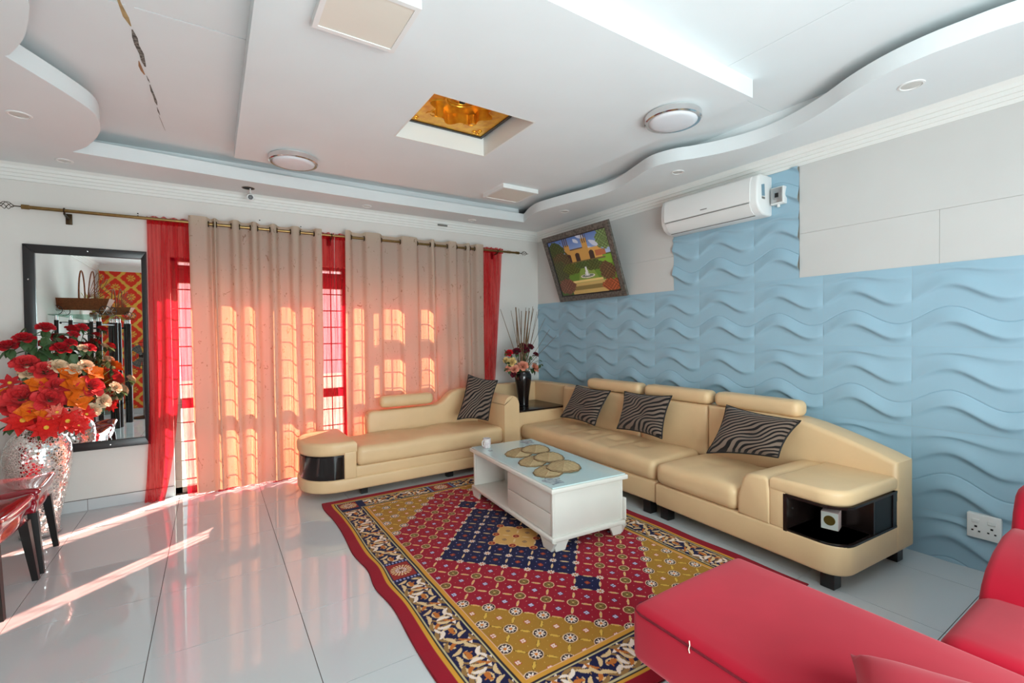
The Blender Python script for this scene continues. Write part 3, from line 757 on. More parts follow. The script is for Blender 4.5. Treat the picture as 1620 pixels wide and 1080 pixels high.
foot = [(-.085, .064), (.085, .064), (.06, .03), (.045, 0), (-.045, 0), (-.06, .03)]
for sx in (-1, 1):
    for sy in (-1, 1):
        g = join(prism([(p[0] + sy * .55, p[1]) for p in foot], sx * .288 - .012, sx * .288 + .012, 'x', .003, 1), prism([(p[0] * .8 + sx * .235, p[1]) for p in foot], sy * .6 - .012, sy * .6 + .012, 'y', .003, 1))
        cobj('foot', g, FURN)
ZT = .006 + .4165
# mug
mg = thing('mug', 'small pale patterned mug at the far left corner of the coffee table', 'mug', (-1.735, -1.60, ZT))
obj('body', lathe([(0, .004), (.028, 0), (.032, .004), (.034, .03), (.034, .082), (.031, .083), (.030, .008), (0, .008)], (0, 0, 0), 28), M('mug_glaze', (222, 218, 212), .2, col2=(190, 170, 176), vscale=30), mg, local=True)
obj('handle', tube([(.03 * math.cos(2.2), .03 * math.sin(2.2) - .0, .066), (-.036, -.004, .07), (-.052, -.012, .058), (-.054, -.013, .04), (-.045, -.008, .022), (-.03, 0, .02)], .0045, 8), M('mug_handle', (214, 210, 204), .2, var=.05), mg, local=True)
# leaf runner: six overlapping woven leaves
LG = M('woven_gold_leaf', (186, 160, 118), .6, metal=.1, col2=(150, 124, 86), vscale=60)
RIB = M('leaf_rib', (214, 190, 146), .5, var=.1); LEDGE = M('leaf_edge', (112, 88, 58), .6, var=.2)
rn = thing('leaf_runner', 'runner of woven gold leaf shapes lying on the glass coffee table', 'table runner', (-1.6, -2.12, ZT))
def leafplate(cx, cy, ln, wd, rot, z):
    n = 40; P = []
    for i in range(n):
        a = 2 * PI * i / n
        k = 1 + .03 * math.sin(13 * a)
        P.append((ln * math.cos(a) * k, wd * math.sin(a) * k * (1 - .25 * math.cos(a))))
    c_, s_ = math.cos(rot), math.sin(rot)
    T = lambda p: (cx + p[0] * c_ - p[1] * s_, cy + p[0] * s_ + p[1] * c_)
    o = obj('leaf', prism([T(p) for p in P], z, z + .003, 'z', .001, 1), LG, rn)
    ribs = [tube([(*T((-ln * .9, 0)), z + .003), (*T((ln * .9, 0)), z + .003)], .0016, 5)]
    for k in range(-6, 7):
        x0 = ln * (.12 * k - .05)
        for s in (-1, 1):
            x1 = min(ln * .9, x0 + .45 * wd); yy = wd * .88 * math.sqrt(max(0, 1 - (x1 / ln) ** 2)) * (1 - .2 * x1 / ln)
            if yy > .01: ribs.append(tube([(*T((x0, 0)), z + .003), (*T((x1, s * yy)), z + .003)], .0019, 4))
    obj('leaf_edge', tube([(*T((p[0] * .985, p[1] * .985)), z + .0028) for p in P], .0024, 5, closed=True), LEDGE, o)
    obj('leaf_ribs', join(*ribs), RIB, o)
for i, (cx, cy, ln, wd, rot) in enumerate([(-1.60, -1.90, .165, .105, .75), (-1.66, -2.17, .160, .10, .8), (-1.715, -2.44, .160, .10, .75), (-1.44, -1.90, .15, .115, .9), (-1.50, -2.16, .155, .115, .9), (-1.565, -2.42, .16, .12, .85)]):
    leafplate(cx, cy, ln, wd, rot, ZT + .0003 + (.0035 if i > 2 else 0) + .0005 * i)

# ---------------------------------------------------------------- red velvet sofa, near right
rs = thing('red_sofa', 'red velvet sofa with long chaise seat and sloping back in the foreground', 'sofa', (-2.1, -4.7, 0))
def velv(p, u, v, w_):
    if w_ > .5: p[2] += .006 * math.sin(6 * p[0] + 2) * math.cos(5 * p[1])
    return p
obj('seat_cushion', rbox(-2.485, -1.845, -5.75, -3.905, .255, .452, .035, 4, (8, 24, 2), .012, velv), VELVET, rs)
obj('edge_shade_line', join(tube([(-2.4835, -5.7, .432), (-2.4835, -3.95, .432), (-2.472, -3.918, .432), (-2.44, -3.9065, .432), (-1.89, -3.9065, .432), (-1.858, -3.918, .432), (-1.8465, -3.95, .432), (-1.8465, -4.5, .432)], .004, 6)), M('edge_shade_red', (120, 8, 30), .9, var=.1), rs)  # dark line added to stand for the shade break between top and front
obj('base', rbox(-2.40, -1.90, -5.72, -3.99, .02, .262, .02, 2, 2), VELVET, rs)
obj('rear_seat', rbox(-1.86, -1.0, -5.74, -4.545, .20, .462, .06, 4, (8, 8, 2), .012), VELVET, rs)
bkr = [(-1.47, .30), (-1.47, .44), (-1.43, .495), (-1.38, .535), (-1.28, .575), (-1.14, .602), (-1.02, .60), (-.92, .54), (-.88, .40), (-.88, .12), (-1.40, .12)]
obj('backrest', prism(bkr, -5.74, -4.556, 'y', .028, 4), VELVET, rs)
obj('headrest', prism([(-1.06, .54), (-1.02, .66), (-.975, .725), (-.92, .745), (-.82, .745), (-.77, .71), (-.74, .45), (-1.02, .42)], -5.74, -4.56, 'y', .03, 4), VELVET, rs)
for x, y in ((-2.3, -4.06), (-2.0, -4.06), (-2.3, -5.6), (-1.1, -4.7), (-1.1, -5.6)): obj('leg', box(x - .025, x + .025, y - .025, y + .025, 0, .125 if x > -1.5 else .03), BLACKWOOD, rs, smooth=False)
obj('loose_thread', tube([(-2.4866, -4.145, .452), (-2.4872, -4.147, .44), (-2.4868, -4.143, .425), (-2.487, -4.146, .415)], .0016, 5), M('cream_thread', (240, 220, 200), .8, var=.05), rs)
rp = thing('red_cushion', 'small red velvet cushion lying on the near end of the red sofa', 'pillow', (-2.3, -4.75, .45))
Vp, Fp, UVp, eg = pillow_geo([(-2.60, -4.60, .522), (-2.27, -4.485, .524), (-2.10, -4.83, .522), (-2.44, -4.99, .522)], .055)
obj('cover', (Vp, Fp), VELVET, rp, ang=70)

# ---------------------------------------------------------------- red vinyl dining chairs at the left edge
def dining_chair(label, loc, rz):
    t = thing('dining_chair', label, 'chair', loc, rz, 'red vinyl dining chairs by the mirror')
    def fl(p, u, v, w_):
        k = 1 + .06 * (w_ > .2) * (abs(u) ** 4 + abs(v) ** 4) * .5
        q = [p[0] * k, p[1] * k, p[2]]
        if w_ > .2: q[2] += .014 * (abs(u * v) ** 2) + .004 * math.sin(25 * p[0] + 9 * p[1])
        return q
    obj('seat', rbox(-.22, .22, -.22, .22, .425, .495, .022, 3, 10, .012, fl), VINYL, t, local=True)
    def wrink(p, u, v, w_):
        a = .006 * math.sin(34 * p[0] + 21 * p[1]) * (1 - w_ * w_) + .004 * math.sin(60 * p[2] + 20 * (p[0] - p[1])) * (1 - w_ * w_)
        return [p[0] + (a if abs(u) > .9 else 0), p[1] + (a if abs(v) > .9 else 0), p[2]]
    obj('apron', rbox(-.205, .205, -.205, .205, .35, .435, .012, 2, (26, 26, 8), 0, wrink), VINYL, t, local=True)
    for sx in (-1, 1):
        for sy in (-1, 1):
            a, b = .19, .215
            V = []
            for z, r_, o_ in ((.36, .022, a), (0., .014, b + .01)):
                V += [(sx * o_ + dx * r_, sy * o_ + dy * r_, z) for dx, dy in ((-1, -1), (1, -1), (1, 1), (-1, 1))]
            F = [(0, 1, 2, 3), (7, 6, 5, 4)] + [(i, i + 4, (i + 1) % 4 + 4, (i + 1) % 4) for i in range(4)]
            obj('leg', (V, F), BLACKWOOD, t, local=True, smooth=False)
    def bkf(p, u, v, w_): return [p[0] - .10 * (p[2] - .48) ** 1 , p[1], p[2]]
    obj('backrest', rbox(-.235, -.175, -.20, .20, .42, .98, .025, 3, (2, 6, 8), 0, bkf), VINYL, t, local=True)
    return t
dc = dining_chair('glossy red vinyl dining chair with black legs in front of the mosaic vase', (-4.80, -.985, 0), .06)
dup(dc, (-4.80, -1.50, 0), -.05, 'nearer red vinyl dining chair cut off by the left edge of the photo', 'red vinyl dining chairs by the mirror')
#--PART4
# ================================================================== RUG
def fast_grid(name, X, Y, Z, mat):
    """mesh from 2-D coordinate arrays"""
    nv, nu = X.shape
    me = bpy.data.meshes.new(name)
    co = np.stack([X, Y, Z], -1).reshape(-1, 3).astype(np.float32)
    i = np.arange(nv * nu).reshape(nv, nu)
    q = np.stack([i[:-1, :-1], i[:-1, 1:], i[1:, 1:], i[1:, :-1]], -1).reshape(-1, 4).astype(np.int32)
    me.vertices.add(len(co)); me.vertices.foreach_set('co', co.ravel())
    me.loops.add(q.size); me.loops.foreach_set('vertex_index', q.ravel())
    me.polygons.add(len(q)); me.polygons.foreach_set('loop_start', np.arange(0, q.size, 4, dtype=np.int32))
    me.update(calc_edges=True); me.validate()
    me.materials.append(mat); me.shade_smooth()
    return me
def rug_colours(x, y):
    """x, y relative to the rug's centre -> (n,3) sRGB"""
    n_ = x.shape
    RED, NAVY, GOLDC = (152, 24, 44), (28, 28, 66), (168, 120, 44)
    CREAM, PALE, OLIVE, ORANGE, TAN = (220, 186, 138), (236, 216, 202), (112, 86, 46), (190, 108, 46), (150, 112, 66)
    col = np.zeros(n_ + (3,)); 
    def put(mask, c): col[mask] = c
    a, b = .0953, .1025
    p, q = x / a, y / b
    m, n = (p + q) / 2, (p - q) / 2
    cm, cn = np.floor(m) + .5, np.floor(n) + .5
    ci, cj = np.rint(cm + cn), np.rint(cm - cn); cdist = np.abs(ci) + np.abs(cj)
    s, t = m - cm, n - cn
    spike = (ci == 0) & (np.abs(cj) == 7)
    blue = ((cdist <= 5) & (cdist > 1)) | spike
    cream = cdist <= 1; red = (cdist > 5) & (cdist <= 11) & ~spike; gold = cdist > 11
    put(red, RED); put(blue, NAVY); put(gold, GOLDC); put(cream, (206, 160, 92))
    # small scatter dots
    for sx in (-1, 1):
        for sy in (-1, 1):
            d = (s - sx * .2) ** 2 + (t - sy * .2) ** 2
            put((d < .018 ** 2) & red, (214, 150, 140)); put((d < .022 ** 2) & blue, (168, 168, 214)); put((d < .016 ** 2) & gold, (206, 160, 80))
    # florets at the cell centres
    X4 = np.zeros(n_, bool); O4 = np.zeros(n_, bool)
    for ax_, ay_ in ((1, 0), (-1, 0), (0, 1), (0, -1)):
        d = ((s - .058 * ax_) ** 2 + (t - .058 * ay_) ** 2); O4 |= d < .062 ** 2; X4 |= d < .040 ** 2
    put(O4 & red, (60, 40, 84)); put(X4 & red, (200, 190, 216)); put(O4 & blue, (150, 58, 40)); put((s ** 2 + t ** 2 < .03 ** 2) & blue, (190, 120, 60))
    put(O4 & gold, (176, 60, 40)); put(X4 & gold, (236, 206, 190)); put(O4 & cream, (40, 34, 60)); put(X4 & cream, (190, 150, 100))
    # lens shapes on the lattice lines
    for mm_, nn_ in ((np.rint(m), cn), (cm, np.rint(n))):
        du, dv = m - mm_, n - nn_
        along, across = (dv, du) if mm_ is not cm else (du, dv)
        L = (along / .19) ** 2 + (across / .045) ** 2
        put((L < 1.35) & gold, (84, 60, 24)); put(L < 1, CREAM); put((L < 1) & gold, (216, 172, 74)); put((L < .3) & red, (230, 160, 90))
    # roundels at the lattice nodes
    rm, rn = np.rint(m), np.rint(n)
    ni, nj = np.rint(rm + rn), np.rint(rm - rn); nd = np.abs(ni) + np.abs(nj)
    tip = ((np.abs(ni) == 1) & (np.abs(nj) == 7)) | ((ni == 0) & (np.abs(nj) == 8))
    dx, dy = x - ni * a, y - nj * b
    r = np.hypot(dx, dy); th = np.arctan2(dy, dx)
    pet = .0235 * (.80 + .20 * np.cos(8 * th))
    k1 = nd <= 2; k2 = ((nd == 4) | (nd == 6) | tip); k3 = ((nd == 8) | (nd == 10)) & ~tip; k4 = nd >= 12
    put(k1 & (r < .027), (226, 170, 110)); put(k1 & (r < .022), (140, 40, 34)); put(k1 & (r < .008), (200, 130, 70))
    put(k2 & (r < pet * 1.0), PALE); put(k2 & (r < pet) & (np.cos(8 * th) < -.75), (150, 110, 80)); put(k2 & (r < .007), (190, 120, 50))
    put(k3 & (r < .031), (234, 190, 150)); put(k3 & (r < .0265), OLIVE); put(k3 & (r < .02) & (np.cos(4 * th) > .3), (140, 108, 58)); put(k3 & (r < .006), (200, 170, 100))
    put(k4 & (r < .034), (232, 200, 170)); put(k4 & (r < .030), (48, 34, 40)); put(k4 & (r < pet * 1.08), PALE); put(k4 & (r < .0255) & (np.cos(8 * th) < -.8), (60, 40, 44)); put(k4 & (r < .008), (212, 120, 40))
    # ---- border
    fx, fy, W = .69, 1.122, .23
    ax_, ay_ = np.abs(x) - fx, np.abs(y) - fy
    e = np.maximum(ax_, ay_); B = e > 0
    put(B, NAVY)
    side = ax_ > ay_
    sc = np.where(side, y, x); tc = (e - .1225)
    # scroll
    Lp = .172
    k = np.floor(sc / Lp + .5); xs_ = sc - k * Lp; sg = np.where(np.mod(k, 2) == 0, 1., -1.)
    yy = tc * sg; xx = xs_ * sg
    rr = np.hypot(xx, yy - .004); tt = np.arctan2(yy - .004, xx)
    ban = B & (e > .045) & (e < .200)
    put(ban & (np.abs(rr - .062) < .0050 * (1.1 + np.cos(tt - .9))) & (np.cos(tt - .9) > -.75), TAN)
    spir = .018 + .036 * ((tt + PI) / (2 * PI))
    put(ban & (np.abs(rr - spir) < .0055 * (.4 + .6 * np.sin((tt + PI) / 2))), CREAM)
    for a0, r0, ln, wd, an in ((.2, .050, .034, .0105, 1.5), (1.5, .040, .030, .0095, 2.5), (2.7, .056, .036, .011, 3.6), (4.0, .044, .030, .010, 5.2), (5.2, .054, .034, .010, 6.1), (.9, .066, .026, .008, .4)):
        cx_, cy_ = r0 * math.cos(a0), r0 * math.sin(a0); uu = (xx - cx_) * math.cos(an) + (yy - cy_) * math.sin(an); vv = -(xx - cx_) * math.sin(an) + (yy - cy_) * math.cos(an)
        vv = vv + 9 * uu * uu
        put(ban & ((uu / ln) ** 2 + (vv / wd) ** 2 < 1), PALE if a0 < 2 else CREAM)
    put(ban & (np.hypot(xx - .008, yy + .006) < .018 + .009 * np.cos(3 * tt + 1)), ORANGE)
    xo = xs_ - np.where(xs_ > 0, Lp / 2, -Lp / 2); 
    for yo, an, cc in ((.052, .5, CREAM), (-.052, -.5, PALE), (.030, -1.0, ORANGE), (-.030, 1.0, ORANGE), (.0, 1.2, CREAM), (.064, -.3, TAN), (-.064, .3, TAN)):
        uu = xo * math.cos(an) + (tc - yo) * math.sin(an); vv = -xo * math.sin(an) + (tc - yo) * math.cos(an) + 8 * uu * uu
        put(ban & ((uu / .034) ** 2 + (vv / .0095) ** 2 < 1), cc)
    # red squares with a sunburst at the middle of each side and in the corners
    corner = (ax_ > -.004) & (ay_ > -.004)
    cxx = np.where(corner, np.abs(x) - fx - .1225, np.where(side, tc, sc)); cyy = np.where(corner, np.abs(y) - fy - .1225, np.where(side, sc, tc))
    blk = ban & ((np.abs(sc) < .125) | corner)
    put(blk, NAVY)
    al = np.where(side, cyy, cxx)
    bead = blk & ~corner & (np.abs(np.abs(sc) - .106) < .009) & (np.mod(tc / .021, 1) > .45); put(bead, (150, 150, 196))
    sq = blk & (np.abs(cxx) < np.where(side | corner, .068, .088)) & (np.abs(cyy) < np.where(side & ~corner, .088, .068)); put(sq, (150, 46, 40))
    sr = np.hypot(cxx, cyy); st = np.arctan2(cyy, cxx)
    put(sq & (sr < .062) & (np.cos(18 * st) > -.1) & (sr > .036), (226, 190, 140)); put(sq & (sr < .034) & (np.cos(12 * st) > -.2), PALE); put(sq & (sr < .014), (170, 110, 60)); put(sq & (sr < .007), NAVY)
    for lo, hi, c in ((-1, .006, (226, 176, 150)), (.006, .028, (206, 146, 56)), (.028, .036, (44, 36, 40)), (.036, .044, (196, 180, 136)), (.198, .206, (196, 180, 136)), (.206, .214, (44, 36, 40)), (.214, .23, (212, 152, 54)), (.23, 9, (150, 22, 40))):
        put(B & (e > lo) & (e <= hi), c)
    return col
RCX, RCY, RHX, RHY = -1.962, -2.386, .985, 1.415
rug = thing('area_rug', 'patterned red, navy and gold rug under the coffee table', 'rug', (RCX, RCY, 0))
nu_, nv_ = 540, 780
uu, vv = np.meshgrid(np.linspace(-1, 1, nu_ + 1), np.linspace(-1, 1, nv_ + 1))
x0, y0 = uu * RHX, vv * RHY
colr = rug_colours(x0, y0)
rip = .010 * np.sin(9.5 * y0 + 1.2 * np.sin(4 * y0)) * np.exp(-((uu + 1) / .12) ** 2) + .006 * np.sin(11 * y0) * np.exp(-((uu - 1) / .1) ** 2)
rip2 = .012 * np.sin(8 * x0) * np.exp(-((vv + 1) / .1) ** 2)
zz = .006 + .004 * np.abs(np.sin(9.5 * y0 + .8)) * np.exp(-((uu + 1) / .09) ** 2) + .0012 * np.sin(23 * y0 + 6 * x0) * np.sin(7 * x0)
me = fast_grid('pile', x0 + rip, y0 + rip2, zz, M_attr('rug_pile', .95, .08, .06, .25, 220))
paint(me, colr.reshape(-1, 3)); link('pile', me, rug)
hem = []
for sgn, A, B in ((1, 0, 0),):
    i0 = np.arange(0, nv_ + 1, 12)
    for col_i in (0, nu_):
        P = [(float((x0 + rip)[k, col_i]), float((y0 + rip2)[k, col_i]), .004) for k in i0]; hem.append(tube(P, .004, 5))
    for row_i in (0, nv_):
        P = [(float((x0 + rip)[row_i, k]), float((y0 + rip2)[row_i, k]), .004) for k in range(0, nu_ + 1, 12)]; hem.append(tube(P, .004, 5))
obj('hem', join(*hem), M('rug_hem', (138, 20, 36), .95, var=.15, vscale=40), rug, local=True)

# ================================================================== CURTAINS
def rod(name, label, y, z0, z1, x0, x1, fin):
    t = thing(name, label, 'curtain rod', ((x0 + x1) / 2, y, z0), 0, 'curtain rods above the glazed doors')
    obj('rod', tube([(x0, y, z0), (x1, y, z1)], .0125, 12), BRASS, t)
    for x, z, sg in ((x0, z0, -1), (x1, z1, 1)):
        obj('end_cap', tube([(x - sg * .03, y, z), (x + sg * .012, y, z)], .017, 12), BRASS, t)
        if fin:
            wires = [tube([(x + sg * .012, y, z), (x + sg * .05, y, z)], .004, 6)]
            for k in range(4):
                P = []
                for i in range(11):
                    u = i / 10; r_ = .028 * math.sin(PI * u); a = k * PI / 2 + 1.6 * u * PI
                    P.append((x + sg * (.05 + .085 * u), y + r_ * math.cos(a), z + r_ * math.sin(a)))
                wires.append(tube(P, .0022, 5))
            wires.append(tube([(x + sg * .135, y, z), (x + sg * .155, y, z)], .003, 6))
            obj('finial', join(*wires), BRONZE, t)
    return t
FR, BR = -.145, -.068
rf = rod('curtain_rod', 'front brass curtain rod carrying the beige curtains', FR, 2.378, 2.408, -4.84, -.42, True)
rb = rod('curtain_rod', 'rear brass curtain rod carrying the red sheers', BR, 2.392, 2.424, -4.86, -.50, False)
for x in (-4.62, -2.66, -.72):
    z = 2.378 + .03 * (x + 4.84) / 4.42
    t = thing('rod_bracket', {-4.62: 'dark curtain bracket on bare wall above the mirror', -2.66: 'dark curtain bracket between the two beige curtains', -.72: 'dark curtain bracket at the corner end of the rods'}[x], 'bracket', (x, -.02, z - .08), 0, 'brackets of the curtain rods')
    obj('wall_plate', rbox(x - .02, x + .02, -.012, 0, z - .08, z + .005, .004, 2, 1), BRONZE, t)
    obj('arm', tube([(x, -.01, z - .035), (x, -.09, z - .032), (x, FR, z - .024)], .008, 8), BRONZE, t)
    obj('cradle', torus((x, FR, z), .017, .005, 'x', 16, 6), BRONZE, t)

def beige_curtain(label, x0, x1, tabs, zt, zb):
    """tabs: stretches of the heading that pass in front of the rod; between them it passes behind"""
    cut = sorted(tabs)
    def sq(x):
        f = -1.
        for a, b in cut: f = max(f, min(math.tanh((x - a) / .016), math.tanh((b - x) / .016)) if a <= x <= b or True else -1)
        return f
    nx, nz = 240, 44
    def fn(u, v):
        x = x0 + (x1 - x0) * u; z = zb + (zt - zb) * v; k = 1 - v
        xd = x + .010 * k * math.sin(7 * x + 3 * v) 
        f = sq(xd)
        soft = .85 - .15 * k
        y = FR + .042 * f * soft - (0) 
        y = FR - .040 * f * soft + .006 * math.sin(26 * xd + 2 * v) * k
        xx = x + .008 * math.sin(19 * x + 5 * v) * k + .02 * k * math.sin(3 * x)
        return xx, y - .012 * k, z + .004 * f
    t = thing('curtain', label, 'curtain', ((x0 + x1) / 2, FR, zb), 0, 'beige eyelet curtains')
    obj('cloth', grid(fn, nx, nz), BEIGE, t, ang=None)
    zr = lambda x: 2.378 + .03 * (x + 4.84) / 4.42
    for a, b in cut:
        for x in (a, b):
            if x0 + .02 < x < x1 - .02: obj('grommet', torus((x, FR, zr(x)), .023, .0045, 'x', 18, 6), BRONZE, t)
beige_curtain('beige embroidered eyelet curtain, left one beside the mirror', -3.835, -2.755, [(-3.84, -3.69), (-3.655, -3.63), (-3.52, -3.455), (-3.37, -3.31), (-3.21, -3.15), (-3.035, -2.95), (-2.825, -2.74)], 2.438, .035)
beige_curtain('beige embroidered eyelet curtain, right one behind the chaise', -2.535, -.935, [(-2.56, -2.47), (-2.34, -2.16), (-1.955, -1.76), (-1.61, -1.555), (-1.40, -1.28), (-1.165, -1.105), (-1.045, -.92)], 2.455, .035)
def sheer(label, x0, x1, b0, b1, zt0, zt1, seed, pw=1.):
    """gathered voile: x0..x1 at the heading, b0..b1 at the hem"""
    nx, nz = 300, 50; rr = random.Random(seed)
    ph = [rr.uniform(0, 6) for _ in range(4)]
    def fn(u, v):
        k = 1 - v; xt = x0 + (x1 - x0) * u; xb = b0 + (b1 - b0) * u
        x = xt + (xb - xt) * k ** pw; z = .004 + (zt0 + (zt1 - zt0) * u - .004) * v
        if v > .985: z += .006 * math.sin(140 * xt + ph[0])
        g = math.sin(62 * xt + ph[1] + 1.2 * math.sin(9 * xt)) * .011 + math.sin(27 * xt + ph[2]) * .007
        y = BR + g * (.8 + .4 * k)
        if k > .97: y -= .022 * (k - .97) / .03 * (1 + .6 * math.sin(17 * xt))
        return x + .004 * math.sin(40 * xt) * k, y, z
    t = thing('sheer_curtain', label, 'curtain', ((x0 + x1) / 2, BR, 0), 0, 'red sheer curtains')
    obj('voile', grid(fn, nx, nz), SHEER, t, ang=None)
    obj('heading_frill', grid(lambda u, v: (x0 + (x1 - x0) * u, BR - .018 + .009 * math.sin(150 * u * (x1 - x0)) , zt0 + (zt1 - zt0) * u - .055 + .065 * v + .006 * math.sin(95 * u * (x1 - x0) + 3) * v), int(260 * (x1 - x0) / 1.5), 4), SHEER, t, ang=None)
sheer('narrow red sheer curtain reaching the floor right beside the mirror', -4.125, -3.915, -4.18, -4.05, 2.405, 2.407, 3, 4.)
sheer('red sheer curtain behind the left beige curtain, pooling on the floor', -3.92, -2.62, -3.885, -2.66, 2.407, 2.42, 4, 4.)
sheer('red sheer curtain, right one ending near the corner of the room', -2.61, -.61, -2.64, -.80, 2.42, 2.445, 5)

# ================================================================== MIRROR ON THE BACK WALL
mr = thing('wall_mirror', 'tall black framed mirror on the white wall beside the curtains', 'mirror', (-4.51, -.02, .49))
mx0, mx1, mz0, mz1, fwid = -4.883, -4.137, .488, 2.122, .066
obj('mirror_glass', box(mx0 + .05, mx1 - .03, -.022, -.004, mz0 + .05, mz1 - .05), MIRROR, mr, smooth=False)
def fpiece(a, b, c_, d, nm):
    obj('frame_rail', prism([a, b, c_, d], -.040, -.003, 'y', .006, 2), M('mirror_frame_black', (32, 31, 33), .3, var=.12, vscale=12), mr)
fr2 = .036
fpiece((mx0, mz1), (mx1, mz1), (mx1 - fr2, mz1 - fwid), (mx0 + fwid, mz1 - fwid), 't'); fpiece((mx0, mz0), (mx0 + fwid, mz0 + fwid), (mx1 - fr2, mz0 + fwid), (mx1, mz0), 'b')
fpiece((mx0, mz0), (mx0, mz1), (mx0 + fwid, mz1 - fwid), (mx0 + fwid, mz0 + fwid), 'l'); fpiece((mx1, mz0), (mx1 - fr2, mz0 + fwid), (mx1 - fr2, mz1 - fwid), (mx1, mz1), 'r')
for x, z in ((-4.51, mz1 - .03), (mx0 + .03, 1.85), (-4.40, mz0 + .03)): obj('screw', lathe([(0, -.044), (.005, -.043), (.006, -.039)], (x, 0, z), 10, 'y'), CHROME, mr)

# ================================================================== FLOOR VASE WITH BOUQUET
fv = thing('floor_vase', 'tall silver mirror-mosaic floor vase holding red and orange flowers', 'vase', (-4.735, -.43, 0))
prf = [(0, 0), (.098, 0), (.105, .012), (.100, .05), (.108, .12), (.128, .22), (.152, .34), (.172, .46), (.180, .56), (.174, .63), (.150, .69), (.112, .735), (.085, .765), (.078, .79), (.088, .815), (.080, .815), (.070, .79), (.07, .77), (0, .74)]
obj('body', lathe(prf, (0, 0, 0), 48), MOSAIC, fv, local=True, ang=80)
obj('base_ring', torus((0, 0, .012), .102, .010), ALU, fv, local=True)

def petal(w_, l_, cup, tipc, curl):
    """one petal: base at origin, growing along +z, bowl facing +y"""
    nu, nv = 4, 5
    def fn(u, v):
        a = (u - .5) * 2; wid = w_ * (math.sin(PI * (.13 + v * (.70 + .16 * (tipc > .5)))) ** .6) * (1 - tipc * v ** 3)
        return a * wid, cup * (a * a) * wid * .8 - curl * v * v * l_, l_ * v
    return grid(fn, nu, nv)
def rose_geo(seed):
    rr = random.Random(seed); gs = []
    for ring, (n, tilt, sc, r0) in enumerate([(3, .05, .60, .03), (4, .22, .74, .09), (5, .48, .86, .15), (6, .85, .95, .20)]):
        for k in range(n):
            g = petal(.56 * sc, .92 * sc, .60, 0., .10 + .14 * ring)
            a = 2 * PI * (k + .37 * ring) / n + rr.uniform(-.15, .15)
            m_ = Matrix.Rotation(a, 4, 'Z') @ Matrix.Translation((0, -r0, -.12 * ring)) @ Matrix.Rotation(tilt + rr.uniform(-.08, .08), 4, 'X')
            gs.append(xf(g, m_))
    return join(*gs)
def star_geo(n, layers, w_, seed):
    rr = random.Random(seed); gs = []
    for L in range(layers):
        for k in range(n):
            g = petal(w_, 1. - .25 * L, .3, .75, .10)
            a = 2 * PI * (k + .5 * L) / n + rr.uniform(-.12, .12)
            gs.append(xf(g, Matrix.Rotation(a, 4, 'Z') @ Matrix.Translation((0, -.05, .04 * L)) @ Matrix.Rotation(1.25 - .3 * L + rr.uniform(-.1, .1), 4, 'X')))
    return join(*gs)
def flower_mat(nm, c, c2): return M(nm, c, .55, spec=.3, col2=c2, vscale=14, sheen=.1)
FM = {'red': flower_mat('rose_red', (208, 20, 36), (170, 10, 26)), 'coral': flower_mat('rose_coral', (226, 62, 62), (206, 40, 46)), 'cream': flower_mat('rose_cream', (240, 216, 182), (226, 190, 150)),
      'orange': flower_mat('petal_orange', (236, 122, 16), (220, 92, 14)), 'lily': flower_mat('petal_scarlet', (208, 44, 48), (176, 26, 36)), 'poin': flower_mat('petal_vermilion', (222, 40, 32), (200, 26, 26)),
      'star': flower_mat('petal_coral_white', (238, 150, 124), (230, 80, 66)), 'crim': flower_mat('rose_crimson', (110, 8, 36), (84, 6, 28)), 'yel': flower_mat('rose_yellow', (240, 216, 150), (226, 190, 120)), 'peach': flower_mat('rose_peach', (238, 168, 140), (226, 140, 116))}
RG = rose_geo(1); PGm = star_geo(8, 2, .30, 2); OG = star_geo(5, 2, .52, 3); LGm = star_geo(6, 1, .26, 4)
FMESH = {}
for k, mt in FM.items():
    g = PGm if k in ('poin', 'star') else OG if k == 'orange' else LGm if k == 'lily' else RG
    FMESH[k] = mesh('bloom_' + k, g, mt, True, None)
CENT = mesh('flower_centre', lathe([(.16, 0), (.14, .1), (.0, .16)], (0, 0, .05), 10), M('flower_yellow', (236, 190, 60), .6, var=.1))
LEAFM = mesh('leaf', join(xf(petal(.34, 1., .25, .6, .15), Matrix.Rotation(.9, 4, 'X'))), LEAFG, True, None)
CAL = mesh('calyx', lathe([(.05, -.45), (.22, -.28), (.26, -.12), (.12, -.05)], (0, 0, 0), 8), STEMG)
